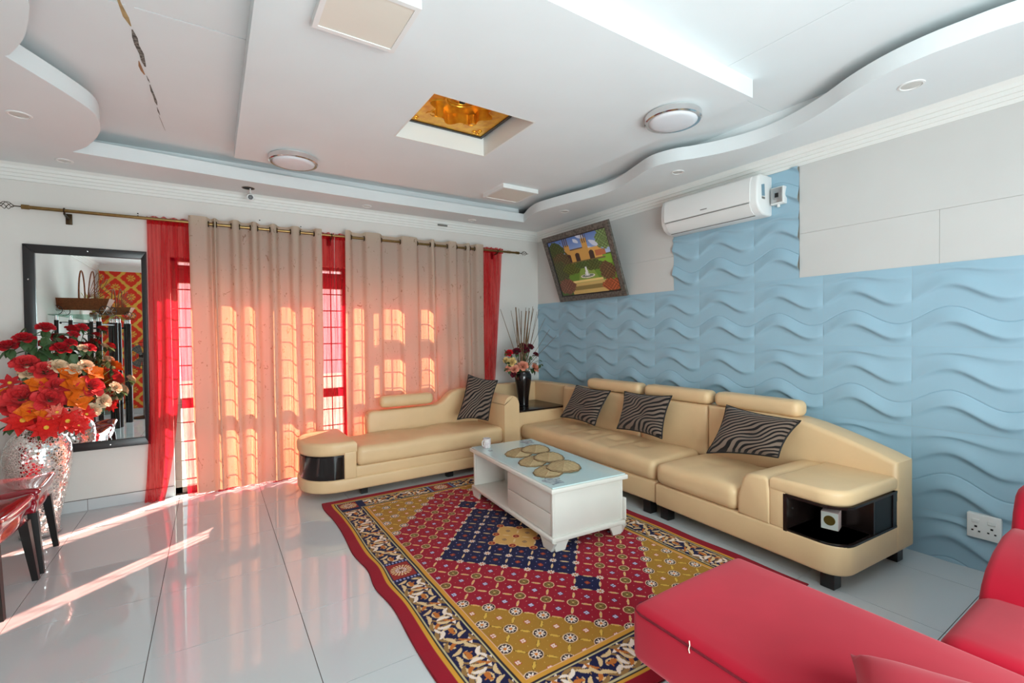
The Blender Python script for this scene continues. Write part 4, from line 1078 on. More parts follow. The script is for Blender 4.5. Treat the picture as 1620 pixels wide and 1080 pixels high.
def flower(kind, p, r_, root, out_dir, label, group, nleaf=1, seed=0, nm=None):
    rr = random.Random(seed); p = Vector(p); root = Vector(root)
    t = thing(nm or {'red': 'rose', 'coral': 'rose', 'cream': 'rose', 'crim': 'rose', 'yel': 'rose', 'peach': 'rose', 'orange': 'orange_lily', 'lily': 'scarlet_lily', 'poin': 'poinsettia', 'star': 'star_flower'}[kind], label, 'flower', root, 0, group)
    d = Vector(out_dir).normalized()
    q = d.to_track_quat('Z', 'Y').to_matrix().to_4x4() @ Matrix.Rotation(rr.uniform(0, 6), 4, 'Z')
    sc = r_ * (1.0 if kind not in ('poin', 'star', 'orange', 'lily') else 1.12)
    Mx = Matrix.Translation(p - root) @ q @ Matrix.Scale(sc, 4)
    b = link('bloom', FMESH[kind], t, Mx)
    if kind in ('poin', 'star', 'lily'): link('stamen', CENT, b)
    else: link('calyx', CAL, b)
    mid = root.lerp(p, .5) + Vector((rr.uniform(-.01, .01), rr.uniform(-.01, .01), .02))
    obj('stem', tube([root, mid, p - d * sc * .4], .0028, 5), STEMG, t)
    for k in range(nleaf):
        base = p - d * sc * .55; a = rr.uniform(0, 6.28)
        side = d.orthogonal(); side.rotate(Matrix.Rotation(a, 3, d)); dirv = (d * .5 + side).normalized()
        link('leaf', LEAFM, t, Matrix.Translation(base - root) @ dirv.to_track_quat('Z', 'Y').to_matrix().to_4x4() @ Matrix.Scale(rr.uniform(.055, .085) * min(1.2, r_ / .05), 4))
BIG = [('red', -4.868, -0.439, 1.351, 0.063), ('red', -4.789, -0.441, 1.403, 0.063), ('red', -4.682, -0.424, 1.478, 0.058), ('red', -4.593, -0.470, 1.327, 0.062), ('red', -4.545, -0.454, 1.367, 0.041), ('red', -4.531, -0.435, 1.427, 0.036), ('red', -4.488, -0.419, 1.478, 0.042), ('red', -4.441, -0.445, 1.327, 0.041), ('red', -4.827, -0.475, 1.233, 0.037),
       ('coral', -4.768, -0.493, 1.227, 0.073), ('coral', -4.667, -0.522, 1.175, 0.072), ('coral', -4.610, -0.559, 1.059, 0.076), ('coral', -4.780, -0.551, 0.997, 0.103), ('coral', -4.632, -0.588, 0.979, 0.086), ('coral', -4.431, -0.498, 1.045, 0.077), ('coral', -4.852, -0.522, 0.948, 0.068),
       ('cream', -4.601, -0.511, 1.202, 0.062), ('cream', -4.523, -0.505, 1.176, 0.051), ('cream', -4.459, -0.478, 1.199, 0.051), ('cream', -4.755, -0.514, 1.162, 0.057), ('cream', -4.478, -0.455, 1.324, 0.036), ('cream', -4.367, -0.466, 0.929, 0.057), ('cream', -4.302, -0.424, 1.020, 0.047), ('cream', -4.414, -0.518, 0.874, 0.051),
       ('orange', -4.695, -0.551, 1.077, 0.066), ('orange', -4.550, -0.523, 1.137, 0.061), ('orange', -4.519, -0.539, 1.055, 0.071), ('orange', -4.500, -0.560, 0.956, 0.076), ('orange', -4.425, -0.477, 1.136, 0.062), ('orange', -4.725, -0.599, 0.902, 0.071), ('orange', -4.645, -0.625, 0.872, 0.055), ('orange', -4.861, -0.502, 1.024, 0.047),
       ('lily', -4.850, -0.496, 1.092, 0.063), ('poin', -4.766, -0.598, 0.842, 0.092), ('poin', -4.644, -0.653, 0.789, 0.080), ('poin', -4.544, -0.625, 0.817, 0.080), ('poin', -4.489, -0.606, 0.776, 0.060), ('poin', -4.455, -0.560, 0.847, 0.056), ('star', -4.596, -0.618, 0.883, 0.055), ('star', -4.504, -0.588, 0.870, 0.045)]
BL = {'red': ('deep red rose among green leaves at the top of the big bouquet', 'deep red roses of the big bouquet'), 'coral': ('open coral rose in the middle of the big bouquet', 'coral roses of the big bouquet'),
      'cream': ('cream rose in the big bouquet in front of the mirror', 'cream roses of the big bouquet'), 'orange': ('broad orange lily in the big bouquet in front of the mirror', 'orange lilies of the big bouquet'),
      'lily': ('single scarlet lily at the left edge of the big bouquet', None), 'poin': ('vermilion poinsettia hanging over the rim of the mosaic vase', 'poinsettias of the big bouquet'), 'star': ('pale coral star flower with yellow centre above the mosaic vase', 'star flowers of the big bouquet')}
SPECIAL = {0: 'deep red rose furthest left of the big bouquet', 12: 'largest coral rose at the left of the big bouquet', 22: 'cream rose furthest right in front of the black mirror frame'}
vc = Vector((-4.735, -.43, .80))
ORD = ['first', 'second', 'third', 'fourth', 'fifth', 'sixth', 'seventh', 'eighth', 'ninth', 'tenth']
def ordinal(L, i):
    k = L[i][0]; same = sorted((e[1] + .2 * e[2], j) for j, e in enumerate(L) if e[0] == k)
    return ORD[[j for _, j in same].index(i)], len(same)
BN = {'red': 'deep red rose', 'coral': 'open coral rose', 'cream': 'cream rose', 'orange': 'broad orange lily', 'poin': 'vermilion poinsettia', 'star': 'pale coral star flower'}
for i, (k, x, y, z, r_) in enumerate(BIG):
    if k in BN:
        o_, n_ = ordinal(BIG, i); SPECIAL.setdefault(i, '%s in the big bouquet, %s of its colour from the left' % (BN[k], o_))
    root = vc + Vector((random.uniform(-.04, .04), random.uniform(-.04, .04), -.04))
    od = (Vector((x, y, z)) - vc - Vector((0, 0, -.05))).normalized() * .8 + Vector((.25, -.9, .15)) * (.75 if k != 'red' else .55)
    flower(k, (x, y, z), r_ * (.92 if k in ('red', 'cream') else 1.05), root, od, SPECIAL.get(i, BL[k][0]), BL[k][1], 3 if k in ('red', 'cream') else 1, 100 + i)
# leafy sprays between the blooms
for i, (x, y, z) in enumerate([(-4.79, -.40, 1.47), (-4.74, -.42, 1.42), (-4.69, -.43, 1.40), (-4.62, -.42, 1.43), (-4.56, -.42, 1.39), (-4.62, -.46, 1.27), (-4.70, -.45, 1.31), (-4.53, -.46, 1.28), (-4.87, -.48, .80), (-4.43, -.5, .98)]):
    root = vc + Vector((random.uniform(-.03, .03), random.uniform(-.03, .03), -.04))
    t = thing('leaf_spray', 'spray of green leaves between the roses of the big bouquet' if z > .9 else 'hanging spray of green leaves at the left of the mosaic vase', 'foliage', root, 0, 'leaf sprays of the big bouquet')
    p = Vector((x, y, z)); obj('stem', tube([root, root.lerp(p, .5) + Vector((0, 0, .03)), p], .0026, 5), STEMG, t)
    for k in range(8):
        q = root.lerp(p, 1 - .045 * k); d = Vector((random.uniform(-1, 1), random.uniform(-1, .3), random.uniform(-.2, 1))).normalized()
        link('leaf', LEAFM, t, Matrix.Translation(q - root) @ d.to_track_quat('Z', 'Y').to_matrix().to_4x4() @ Matrix.Scale(random.uniform(.06, .10), 4))

# ================================================================== BLACK VASE ON THE CORNER TABLE
bv = thing('vase', 'slim black vase on the dark corner table holding roses and reeds', 'vase', (-.64, -.55, .554))
obj('body', lathe([(0, 0), (.058, 0), (.062, .01), (.060, .03), (.066, .10), (.080, .20), (.094, .29), (.098, .34), (.092, .365), (.080, .38), (.084, .395), (.076, .395), (.07, .37), (0, .33)], (0, 0, 0), 36), M('black_vase_glaze', (22, 17, 20), .14, spec=.6, var=.2), bv, local=True, ang=80)
obj('foot_ring', torus((0, 0, .008), .058, .006), BLACKWOOD, bv, local=True)
SM = [('red', -0.811, -0.515, 1.171, 0.044), ('crim', -0.709, -0.520, 1.190, 0.047), ('crim', -0.609, -0.504, 1.246, 0.048), ('crim', -0.510, -0.506, 1.236, 0.048), ('crim', -0.582, -0.517, 1.201, 0.048), ('crim', -0.425, -0.515, 1.143, 0.035), ('yel', -0.794, -0.541, 1.069, 0.053), ('yel', -0.854, -0.513, 1.092, 0.033), ('peach', -0.659, -0.573, 1.020, 0.061), ('peach', -0.780, -0.570, 0.982, 0.053), ('peach', -0.455, -0.541, 0.987, 0.055), ('peach', -0.843, -0.535, 0.991, 0.033), ('crim', -0.797, -0.582, 0.926, 0.033)]
SL = {'red': ('bright red rose at the left of the black vase arrangement', None), 'crim': ('dark crimson rose in the black vase arrangement', 'crimson roses in the black vase'), 'yel': ('pale yellow rose at the left of the black vase arrangement', 'yellow roses in the black vase'), 'peach': ('peach rose low in the black vase arrangement', 'peach roses in the black vase')}
SSP = {8: 'largest peach rose right above the rim of the black vase', 10: 'peach rose at the right of the black vase near the blue wall', 5: 'small crimson rose furthest right of the black vase arrangement', 12: 'crimson rosebud hanging under the peach roses beside the black vase'}
for i, e in enumerate(SM):
    if e[0] in ('crim', 'yel', 'peach'):
        SSP.setdefault(i, '%s rose in the black vase, %s of its colour from the left' % ({'crim': 'dark crimson', 'yel': 'pale yellow', 'peach': 'peach'}[e[0]], ordinal(SM, i)[0]))
bc = Vector((-.64, -.55, .93))
for i, (k, x, y, z, r_) in enumerate(SM):
    root = bc + Vector((random.uniform(-.03, .03), random.uniform(-.03, .03), -.02))
    od = (Vector((x, y, z)) - bc).normalized() * .7 + Vector((-.45, -.8, .2)) * .8
    flower(k, (x, y, z), r_ * 1.05, root, od, SSP.get(i, SL[k][0]), SL[k][1], 3, 300 + i)
for i, (x, y, z) in enumerate([(-.86, -.50, 1.21), (-.90, -.52, 1.10), (-.88, -.53, 1.0), (-.50, -.5, 1.12), (-.38, -.50, 1.07), (-.36, -.53, 1.02), (-.63, -.54, 1.12)]):
    root = bc + Vector((0, 0, -.02)); t = thing('leaf_spray', 'spray of small green leaves among the roses in the black vase', 'foliage', root, 0, 'leaf sprays in the black vase')
    p = Vector((x, y, z)); obj('stem', tube([root, root.lerp(p, .5) + Vector((0, 0, .03)), p], .0022, 5), STEMG, t)
    for k in range(8):
        q = root.lerp(p, 1 - .07 * k); d = Vector((random.uniform(-1, 1), random.uniform(-1, .3), random.uniform(-.2, 1))).normalized()
        link('leaf', LEAFM, t, Matrix.Translation(q - root) @ d.to_track_quat('Z', 'Y').to_matrix().to_4x4() @ Matrix.Scale(random.uniform(.04, .065), 4))
rr = random.Random(11)
REED = [(-.86, 1.68, .004), (-.76, 1.66, .003), (-.70, 1.70, .008), (-.655, 1.70, .006), (-.62, 1.69, .004), (-.59, 1.66, .006), (-.56, 1.70, .004), (-.52, 1.66, .007), (-.48, 1.66, .008), (-.455, 1.70, .006), (-.43, 1.69, .005), (-.40, 1.72, .004), (-.37, 1.68, .003), (-.33, 1.66, .003), (-.22, 1.58, .0025), (-.14, 1.44, .0025), (-.10, 1.36, .0025)]
for i, (x, z, r_) in enumerate(REED):
    root = bc + Vector((rr.uniform(-.04, .04), rr.uniform(-.02, .04), -.02)); p = Vector((x, -.46 + rr.uniform(-.05, .05), z))
    o = obj('reed', tube([root, root.lerp(p, .45) + Vector((rr.uniform(-.008, .008), 0, .01)), p], [r_, r_, r_ * .7], 6), STRAW)
    tag(o, 'thin dry twig leaning from the black vase over the blue wall' if x > -.28 else 'tall dry brown reed standing in the black vase', 'reed', 'dry reeds in the black vase')

# ================================================================== PICTURE, AIR CONDITIONER, SWITCHES
def picture_cols(u, v):
    """a garden front with fountain; u right 0..1, v up 0..1 -> sRGB"""
    n_ = u.shape; col = np.zeros(n_ + (3,)); rs_ = np.random.RandomState(4)
    def put(m_, c):
        col[m_] = c
    def noise(fx, fy, ph): return np.sin(fx * u * 6.3 + ph) * np.cos(fy * v * 6.3 + 1.7 * ph) + .6 * np.sin(2.3 * fx * u * 6.3 + 2.1 * fy * v * 6.3 + ph)
    sky = np.clip((v - .6) / .4, 0, 1)[..., None]
    col[:] = np.array((150, 170, 200)) * (1 - sky) + np.array((74, 104, 160)) * sky
    cl = noise(2.2, 3, .4) > .55; put(cl & (v > .7) & (u > .45), (176, 184, 200))
    put(v < .62, (60, 84, 40))
    # lawn and path
    put((v < .60) & (v > .18), (84, 120, 44)); put((np.abs(u - .85) < .13) & (v > .45) & (v < .60), (104, 150, 48))
    put((np.abs(u - .55) < .10 + .35 * (.45 - v)) & (v < .45), (112, 136, 60)); put((v < .20) & (np.abs(u - .52) < .30), (176, 150, 92)); put((v < .14) & (v > .07) & (np.abs(u - .52) < .26), (120, 104, 60)); put((v < .24) & (v > .20) & (np.abs(u - .52) < .26), (206, 180, 116))
    # house
    H = (u > .27) & (u < .86) & (v > .56) & (v < .76); put(H, (188, 146, 78))
    for a, b, top in ((.27, .36, .88), (.58, .67, .93), (.36, .58, .80)): put((u > a) & (u < b) & (v > .56) & (v < top), (176, 134, 70))
    put((u > .36) & (u < .58) & (v > .775) & (v < .80), (88, 72, 56)); put(((u > .265) & (u < .365) | (u > .575) & (u < .675)) & (np.mod(u * 60, 2) < 1) & (v > .86), (70, 58, 48))
    for c_ in (.315, .465, .70): put((np.abs(u - c_) < .038) & (v > .56) & (v < .68), (52, 40, 36)); put(((u - c_) ** 2 + ((v - .68) * 1.0) ** 2 < .038 ** 2), (52, 40, 36))
    put((u > .76) & (u < .92) & (v > .60) & (v < .70), (160, 92, 62)); put((v > .545) & (v < .575) & (u > .2) & (u < .9), (96, 84, 52))
    # trees and hedges
    for cx, cy, rx, ry, c in ((.10, .78, .17, .20, (52, 66, 36)), (.16, .62, .16, .16, (70, 62, 42)), (.08, .40, .16, .24, (58, 66, 40)), (.94, .86, .13, .17, (84, 108, 66)), (.30, .46, .16, .10, (66, 76, 34)), (.68, .47, .14, .09, (60, 72, 36)), (.88, .33, .12, .16, (78, 60, 40)), (.13, .16, .16, .14, (96, 64, 50)), (.90, .10, .16, .10, (130, 66, 40)), (.5, .50, .12, .06, (58, 76, 40))):
        m_ = ((u - cx) / rx) ** 2 + ((v - cy) / ry) ** 2 + .22 * noise(7, 7, cx * 9) < 1
        put(m_, c)
        put(m_ & (noise(17, 15, cy * 7) > .5), tuple(min(255, k * 1.4) for k in c)); put(m_ & (noise(21, 19, cx * 5) < -.7), tuple(k * .55 for k in c))
    # fountain
    put((((u - .545) / .12) ** 2 + ((v - .30) / .035) ** 2 < 1), (196, 190, 180)); put((((u - .545) / .10) ** 2 + ((v - .305) / .025) ** 2 < 1), (100, 112, 100))
    put((np.abs(u - .545) < .014) & (v > .30) & (v < .46), (206, 206, 204)); put((np.abs(u - .545) < .045 * (1 - (v - .30) / .17)) & (v > .30) & (v < .45) & (noise(30, 10, .2) > -.2), (200, 204, 206))
    col *= (1 + .06 * noise(40, 37, 1.1))[..., None]
    return np.clip(col * 1.18 + 6, 0, 255)
pc = thing('framed_picture', 'garden painting in grey carved frame leaning out from the wall near the corner', 'picture', (-.03, -1.09, 1.78))
# local plane: a along -y, b up the leaning face, n out of the face
TILT = math.atan2(.28, .755); bl = Vector((-.035, -.535, 1.782)); av = Vector((0, -1, 0)); bv_ = Vector((-math.sin(TILT), 0, math.cos(TILT))); nv = av.cross(bv_) * 1.0
if nv.x > 0: nv = -nv
PW, PH = 1.10, .80
def PP(a, b, n): return tuple(bl + av * a + bv_ * b + nv * n)
def pquad(pts, n0, n1):
    V = [PP(a, b, n0) for a, b in pts] + [PP(a, b, n1) for a, b in pts]; k = len(pts)
    return V, [tuple(range(k)), tuple(reversed(range(k, 2 * k)))] + [(i, (i + 1) % k, (i + 1) % k + k, i + k) for i in range(k)]
FRM = M('carved_grey_frame', (124, 122, 114), .45, metal=.35, col2=(84, 82, 78), vscale=45, bump=.3, bscale=90)
w1, w2 = .06, .072
for pts in (((0, PH), (PW, PH), (PW - w1, PH - w1), (w1, PH - w1)), ((0, 0), (w1, w1), (PW - w1, w1), (PW, 0)), ((0, 0), (0, PH), (w1, PH - w1), (w1, w1)), ((PW, 0), (PW - w1, w1), (PW - w1, PH - w1), (PW, PH))):
    r_ = obj('frame_rail', pquad(pts, 0, .028), FRM, pc, smooth=False)
for pts in (((w1, PH - w1), (PW - w1, PH - w1), (PW - w2, PH - w2), (w2, PH - w2)), ((w1, w1), (w2, w2), (PW - w2, w2), (PW - w1, w1)), ((w1, w1), (w1, PH - w1), (w2, PH - w2), (w2, w2)), ((PW - w1, w1), (PW - w2, w2), (PW - w2, PH - w2), (PW - w1, PH - w1))):
    obj('inner_slip', pquad(pts, .002, .02), M('dark_slip', (40, 38, 40), .4, var=.1), pc, smooth=False)
ub, vb = np.meshgrid(np.linspace(0, 1, 241), np.linspace(0, 1, 181))
Pb = np.array(PP(w2, w2, .014)); A_ = np.array(av) * (PW - 2 * w2); B_ = np.array(bv_) * (PH - 2 * w2)
inv = MW[pc].inverted(); off = np.array(inv.translation)
X = Pb[0] + ub * A_[0] + vb * B_[0] + off[0]; Y = Pb[1] + ub * A_[1] + vb * B_[1] + off[1]; Z = Pb[2] + ub * A_[2] + vb * B_[2] + off[2]
me = fast_grid('canvas', X, Y, Z, M_attr('painting', .35, .4, coat=.2)); paint(me, picture_cols(ub, vb).reshape(-1, 3)); link('canvas', me, pc)
obj('backing', pquad(((.02, .02), (PW - .02, .02), (PW - .02, PH - .02), (.02, PH - .02)), -.004, .006), BLACKWOOD, pc, smooth=False)
obj('hanging_wire', tube([PP(.2, PH * .8, -.002), (-.014, -1.085, 2.585), PP(PW - .2, PH * .8, -.002)], .0015, 5), GREYPL, pc)

ac = thing('air_conditioner', 'white split air conditioner high on the blue panel column', 'air conditioner', (-.1, -2.65, 2.27))
apr = [(-.012, 2.585), (-.17, 2.585), (-.205, 2.565), (-.222, 2.52), (-.228, 2.42), (-.222, 2.36), (-.19, 2.31), (-.14, 2.28), (-.05, 2.272), (-.012, 2.28)]
obj('body', prism([(x + .006, z) for x, z in apr], -3.092, -2.195, 'y', .018, 3), PLASTIC, ac)
obj('front_panel', prism([(-.185, 2.575), (-.213, 2.558), (-.229, 2.515), (-.2345, 2.42), (-.230, 2.372), (-.223, 2.372), (-.226, 2.42), (-.221, 2.513), (-.206, 2.552), (-.18, 2.57)], -3.04, -2.24, 'y', .003, 1), PLASTIC, ac)
obj('air_flap', prism([(-.2245, 2.362), (-.192, 2.308), (-.150, 2.283), (-.152, 2.288), (-.188, 2.314), (-.219, 2.362)], -3.03, -2.25, 'y', .002, 1), PLASTIC, ac)
obj('flap_gap', join(box(-.2275, -.2235, -3.03, -2.25, 2.3635, 2.3665), box(-.142, -.138, -3.03, -2.25, 2.276, 2.2805)), GREYPL, ac, smooth=False)
obj('maker_badge', box(-.2350, -.2325, -2.675, -2.615, 2.402, 2.409), GREYPL, ac, smooth=False)
obj('side_window', prism([(-.165, 2.50), (-.125, 2.51), (-.12, 2.42), (-.16, 2.415)], -3.0945, -3.089, 'y'), M('blue_grey_window', (120, 150, 166), .2, var=.1), ac, smooth=False)
obj('side_clip', box(-.16, -.12, -3.0955, -3.09, 2.395, 2.41), GREYPL, ac, smooth=False)
sw = thing('isolator_switch', 'small white isolator switch with steel plate beside the air conditioner', 'switch', (-.03, -3.155, 2.345))
obj('back_box', rbox(-.062, -.012, -3.205, -3.105, 2.35, 2.48, .006, 2, 1), PLASTIC, sw); obj('plate', rbox(-.070, -.061, -3.195, -3.112, 2.362, 2.472, .002, 1, 1), ALU, sw); obj('rocker', box(-.074, -.069, -3.168, -3.143, 2.40, 2.432), DARKHOLE, sw, smooth=False)
obj('cable_gland', lathe([(0, 0), (.011, 0), (.011, .022), (0, .022)], (-.04, -3.155, 2.33), 12), PLASTIC, sw)
sk = thing('wall_socket', 'white double wall socket low on the blue wall by the red sofa', 'socket', (-.03, -4.285, .195))
obj('plate', rbox(-.046, -.010, -4.352, -4.212, .195, .333, .004, 2, 1), PLASTIC, sk)
for y in (-4.25, -4.315):
    obj('rocker', rbox(-.050, -.045, y - .016, y + .016, .284, .304, .002, 1, 1), PLASTIC, sk)
    for dy, z, ww in ((0, .262, .0055), (-.014, .236, .0045), (.014, .238, .0045)): obj('pin_hole', box(-.0468, -.0455, y + dy - ww, y + dy + ww, z - ww * .9, z + ww * .9), DARKHOLE, sk, smooth=False)

# ================================================================== CEILING LIGHTS AND THE CAMERA
def round_light(x, y, label):
    t = thing('ceiling_light', label, 'ceiling light', (x, y, PZ - .05), 0, 'round lights on the dropped panel')
    obj('base', lathe([(.150, 0), (.165, -.004), (.168, -.012), (.160, -.016)], (x, y, PZ), 48), PLASTIC, t)
    obj('metal_band', lathe([(.160, -.008), (.176, -.012), (.176, -.046), (.168, -.052), (.150, -.050), (.148, -.044)], (x, y, PZ), 48), CHROME, t)
    obj('diffuser', lathe([(.150, -.042), (.149, -.052), (.120, -.060), (.06, -.064), (0, -.065)], (x, y, PZ), 48), LAMPG, t, ang=80)
round_light(-1.165, -3.07, 'round chromed ceiling light at the right end of the dropped panel'); round_light(-3.12, -1.045, 'round chromed ceiling light at the curtain end of the dropped panel')
def square_light(x, y, sx, sy, label):
    t = thing('ceiling_light', label, 'ceiling light', (x, y, PZ - .04), 0, 'square lights on the dropped panel')
    a, b = sx / 2, sy / 2; z0, z1 = PZ - .038, PZ
    o = .022
    obj('frame', join(box(x - a, x + a, y + b - o, y + b, z0, z1), box(x - a, x + a, y - b, y - b + o, z0, z1), box(x - a, x - a + o, y - b + o, y + b - o, z0, z1), box(x + a - o, x + a, y - b + o, y + b - o, z0, z1)), PLASTIC, t, smooth=False)
    obj('diffuser', box(x - a + o, x + a - o, y - b + o, y + b - o, z0 + .004, z1), M('square_opal', (222, 216, 204), .4, var=.01), t, smooth=False)
square_light(-1.185, -1.165, .40, .38, 'small square ceiling light near the far corner of the dropped panel'); square_light(-3.105, -3.0, .37, .36, 'square ceiling light at the near left of the dropped panel')
for (x, y, lab, r_) in [(-4.617, -1.131, 'flush round downlight in left soffit, the one nearest the viewer', .056), (-4.582, -.298, 'flush round downlight in the left soffit close to the back wall', .05), (-2.32, -.205, 'small downlight in the back soffit above the gap of the curtains', .045), (-1.11, -.225, 'small downlight in the back soffit above the right curtain', .045), (-.427, -1.076, 'small downlight in the right soffit above the framed picture', .05), (-.401, -2.522, 'downlight in the right soffit above the air conditioner', .05), (-.455, -4.075, 'largest looking downlight in the right soffit at the upper right', .058)]:
    t = thing('downlight', lab, 'downlight', (x, y, ZS - .006), 0, 'recessed downlights in the soffit')
    obj('rim', lathe([(r_ * .80, -.002), (r_ * .84, -.006), (r_, -.005), (r_ * 1.04, 0), (r_ * .8, 0)], (x, y, ZS), 32), PLASTIC, t)
    obj('lens', lathe([(r_ * .82, -.0015), (r_ * .5, -.004), (0, -.005)], (x, y, ZS), 32), M('frosted_lens', (206, 204, 198), .15, spec=.6, var=.06, vscale=80), t, ang=80)
cm_ = thing('ceiling_camera', 'small white camera hanging from a hole in the back soffit', 'camera', (-3.37, -.22, 2.62))
obj('hole_rim', torus((-3.385, -.255, ZS), .049, .004), M('hole_rim', (150, 138, 122), .6, var=.2), cm_)
obj('hole', lathe([(0, -.0008), (.045, -.0008), (.045, 0)], (-3.385, -.255, ZS), 24), DARKHOLE, cm_)
obj('bracket', tube([(-3.37, -.25, ZS), (-3.368, -.24, 2.69), (-3.37, -.235, 2.675)], .006, 8), PLASTIC, cm_)
Mc = Matrix.Translation((-3.37, -.24, 2.648)) @ Matrix.Rotation(.35, 4, 'X')
hd = obj('housing', xf(lathe([(0, .035), (.026, .03), (.030, .01), (.030, -.028), (.026, -.034), (.022, -.034), (.022, -.026), (0, -.026)], (0, 0, 0), 24, 'y'), Mc), PLASTIC, cm_)
obj('lens_face', xf(lathe([(.022, -.031), (.010, -.030), (0, -.030)], (0, 0, 0), 20, 'y'), Mc), M('lens_grey', (70, 72, 74), .3, var=.1), hd)
for k in range(6): obj('led', xf(lathe([(0, -.034), (.0045, -.033), (.0045, -.030)], (.013 * math.cos(k * PI / 3), 0, .013 * math.sin(k * PI / 3)), 8, 'y'), Mc), DARKHOLE, hd)
vt = obj('cornice_vent', join(box(-1.47, -1.35, -.062, -.052, 2.648, 2.668), box(-1.465, -1.355, -.066, -.061, 2.652, 2.664)), GREYPL, smooth=False)
tag(vt, 'short dark plastic plate on the cornice above the right curtain', 'vent')

# ================================================================== WHAT THE MIRROR SHOWS: SHELF, BASKETS, WALLPAPER, FAN
def wallp(u, v):
    n_ = u.shape; col = np.zeros(n_ + (3,)); col[:] = (222, 52, 30)
    px, py = u * 3.4, v * 7.4
    def ogee(dx, dy):
        x = px + dx; y = py + dy; x = x - np.rint(x); y = y - np.rint(y)
        r = np.hypot(x, y * .8); th = np.arctan2(y, x)
        return np.abs(r - (.36 + .06 * np.cos(4 * th))) < .045, (r < .10 + .05 * np.cos(6 * th)) & (r > .05), (r < .15) & (np.abs(np.sin(5 * th)) > .8)
    for dx, dy in ((0, 0), (.5, .5)):
        a, b, c_ = ogee(dx, dy); col[a] = (226, 176, 72); col[b] = (226, 176, 72); col[c_ & ~b] = (216, 150, 60)
    return col
ub, vb = np.meshgrid(np.linspace(0, 1, 181), np.linspace(0, 1, 361))
wp = thing('wallpaper_panel', 'red and gold damask wallpaper panel seen in the mirror', 'wallpaper', (-4.6, YR + .003, .1))
me = fast_grid('paper', (ub - .5) * 1.5, 0 * ub + .010, vb * 2.53, M_attr('damask', .6, .3)); paint(me, wallp(ub, vb).reshape(-1, 3)); link('paper', me, wp)
obj('edge_trim', join(box(-5.36, -5.352, YR + .008, YR + .016, .1, 2.63), box(-5.36, -3.84, YR + .008, YR + .016, 2.63, 2.638)), GOLD, wp, smooth=False)
bs = thing('bar_shelf', 'tall glass topped stand with black tubular columns seen in the mirror', 'shelf', (-5.1, -4.7, 0))
TZ = 1.70
obj('glass_shelf', rbox(-5.39, -4.76, -5.02, -3.0, TZ - .006, TZ + .006, .003, 1, 1), TGLASS, bs, smooth=False)
obj('glass_shelf', rbox(-5.37, -4.84, -4.98, -3.1, .38, .392, .003, 1, 1), TGLASS, bs, smooth=False)
for x, y in ((-4.93, -4.37), (-4.985, -4.40), (-4.90, -4.46), (-4.835, -4.93), (-4.875, -4.97), (-5.33, -3.08), (-5.33, -4.95), (-5.2, -3.10), (-5.1, -3.7), (-5.02, -3.72)):
    r_ = .033 if x > -5.1 else .022
    c_ = obj('column', lathe([(r_, 0), (r_, TZ - .065)], (x, y, 0), 20), BLACKWOOD, bs); obj('chrome_cap', lathe([(r_ * .7, TZ - .066), (r_ * .7, TZ - .006)], (x, y, 0), 16), CHROME, c_)
obj('cross_bar', tube([(-5.30, -3.12, TZ - .10), (-4.93, -4.38, TZ - .10)], .014, 8), BLACKWOOD, bs); obj('cross_bar', tube([(-5.33, -4.95, TZ - .14), (-4.84, -4.94, TZ - .14)], .014, 8), BLACKWOOD, bs)
WICK = M('wicker', (150, 88, 48), .7, var=.35, vscale=60, bump=.3, bscale=120)
def pram(loc, rz, sc, label):
    t = thing('wicker_pram', label, 'basket', loc, rz, 'wicker pram baskets on the bar shelf')
    s_ = sc
    bot = [(-.17, -.06), (.12, -.06), (.12, .06), (-.17, .06)]; top = [(-.26, -.10), (.16, -.10), (.16, .10), (-.26, .10)]
    V = [(x * s_, y * s_, .05 * s_) for x, y in bot] + [(x * s_, y * s_, .145 * s_) for x, y in top] + [(x * .95 * s_, y * .93 * s_, .145 * s_) for x, y in top] + [(x * .95 * s_, y * .9 * s_, .06 * s_) for x, y in bot]
    F = [(3, 2, 1, 0), (12, 13, 14, 15)]
    for L in range(3):
        for i in range(4): F.append((L * 4 + i, L * 4 + (i + 1) % 4, L * 4 + 4 + (i + 1) % 4, L * 4 + 4 + i))
    obj('basket', (V, F), WICK, t, local=True, smooth=False)
    for x in (-.18, .13):
        for y in (-.10, .10):
            wgl = obj('wheel', torus((x * s_, y * s_, .043 * s_), .038 * s_, .0045, 'y', 20, 6), BLACKWOOD, t, local=True)
            obj('spokes', join(*[tube([(x * s_ - .036 * s_ * math.cos(a), y * s_, .043 * s_ - .036 * s_ * math.sin(a)), (x * s_ + .036 * s_ * math.cos(a), y * s_, .043 * s_ + .036 * s_ * math.sin(a))], .002, 5) for a in (0, PI / 3, 2 * PI / 3)]), ALU, wgl, local=True)
        obj('axle', tube([(x * s_, -.10 * s_, .043 * s_), (x * s_, .10 * s_, .043 * s_)], .003, 5), BRONZE, t, local=True)
    hoops = []
    for k in range(6):
        a = .1 + k * .28
        hoops.append(tube([((.02 + .15 * math.sin(a) * math.sin(PI * i / 12) * .9) * s_, .095 * math.cos(PI * i / 12) * s_, (.145 + .24 * math.cos(a * .8) * math.sin(PI * i / 12)) * s_) for i in range(13)], .007 if k in (0,) else .0035, 6))
    obj('hood', join(*hoops), WICK, t, local=True)
    obj('handle', tube([((-.04) * s_, .09 * math.cos(PI * i / 12) * s_, (.145 + .24 * math.sin(PI * i / 12)) * s_) for i in range(13)], .009, 8), WICK, t, local=True)
pram((-5.10, -3.55, TZ + .0065), .05, 1.6, 'larger wicker pram basket on wheels seen in the mirror'); pram((-4.92, -4.55, TZ + .0065), .1, 1.2, 'smaller wicker pram basket behind the larger one in the mirror')
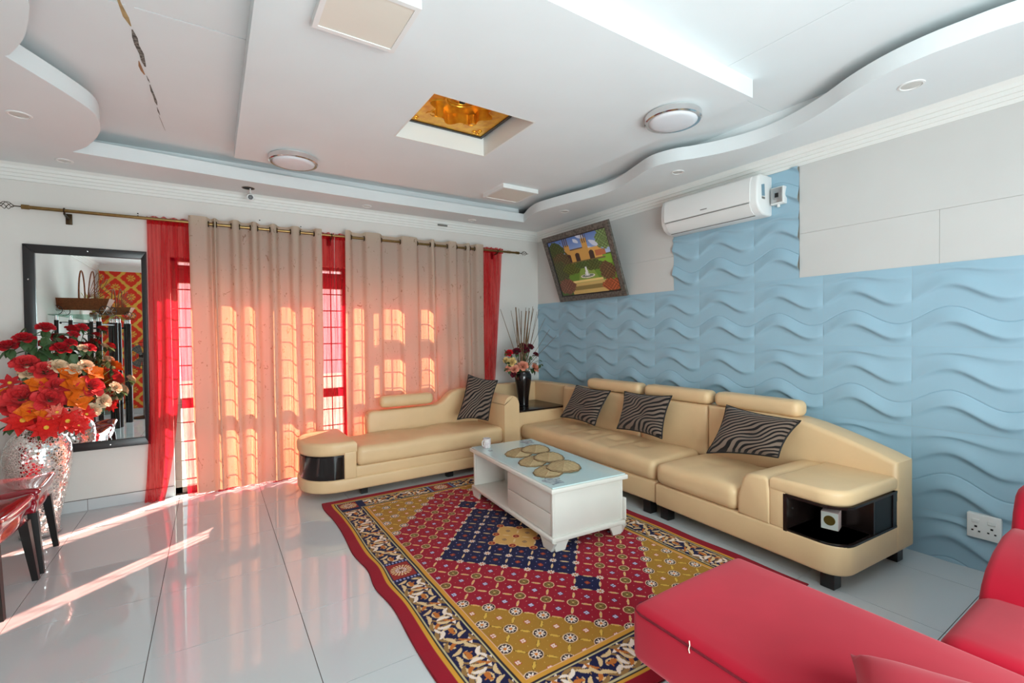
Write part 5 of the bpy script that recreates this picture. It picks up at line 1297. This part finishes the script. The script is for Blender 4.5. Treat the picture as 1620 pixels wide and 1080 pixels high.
dried = thing('dried_bouquet', 'yellow dried flower bunch behind the wicker prams in the mirror', 'dried flowers', (-5.26, -4.86, TZ + .007))
obj('pot', lathe([(0, 0), (.04, 0), (.05, .08), (.045, .10), (0, .09)], (0, 0, 0), 16), WICK, dried, local=True)
gs = []
for i in range(60):
    a, b = random.uniform(0, 6.28), random.uniform(.1, .9); l_ = random.uniform(.22, .36); gs.append(tube([(0, 0, .09), (l_ * math.sin(b) * math.cos(a), l_ * math.sin(b) * math.sin(a), .09 + l_ * math.cos(b))], [.001, .004], 4))
o = obj('dry_sprigs', join(*gs), M('dry_yellow', (206, 190, 96), .8, var=.3, vscale=40), dried, local=True); o['kind'] = 'stuff'
fan = thing('pedestal_fan', 'dark pedestal fan beside the wallpaper seen in the mirror', 'fan', (-4.70, -5.35, 0))
obj('foot', lathe([(0, 0), (.18, 0), (.18, .015), (.03, .04), (0, .045)], (0, 0, 0), 28), BLACKWOOD, fan, local=True); obj('pole', tube([(0, 0, .04), (0, 0, 1.05)], .014, 10), GREYPL, fan, local=True)
obj('motor', lathe([(0, -.06), (.06, -.05), (.06, .05), (0, .06)], (0, -.06, 1.08), 18, 'y'), BLACKWOOD, fan, local=True)
cg = [torus((0, .06 + dy, 1.08), rr_, .004, 'y', 32, 5) for rr_, dy in ((.24, 0), (.17, .035), (.17, -.035), (.09, .05))]
cg += [tube([(.05 * math.cos(a), .11, 1.08 + .05 * math.sin(a)), (.17 * math.cos(a), .095, 1.08 + .17 * math.sin(a)), (.24 * math.cos(a), .06, 1.08 + .24 * math.sin(a)), (.17 * math.cos(a), .02, 1.08 + .17 * math.sin(a))], .002, 4) for a in [2 * PI * k / 28 for k in range(28)]]
obj('cage', join(*cg), BLACKWOOD, fan, local=True)
for k in range(3):
    g = grid(lambda u, v: ((.03 + .17 * v) * math.cos(.9 * (u - .5) * (1 - .2 * v)), .05 + .03 * (u - .5), (.03 + .17 * v) * math.sin(.9 * (u - .5) * (1 - .2 * v))), 4, 4)
    obj('blade', xf(g, Matrix.Translation((0, 0, 1.08)) @ Matrix.Rotation(2 * PI * k / 3, 4, 'Y')), GREYPL, fan, local=True)
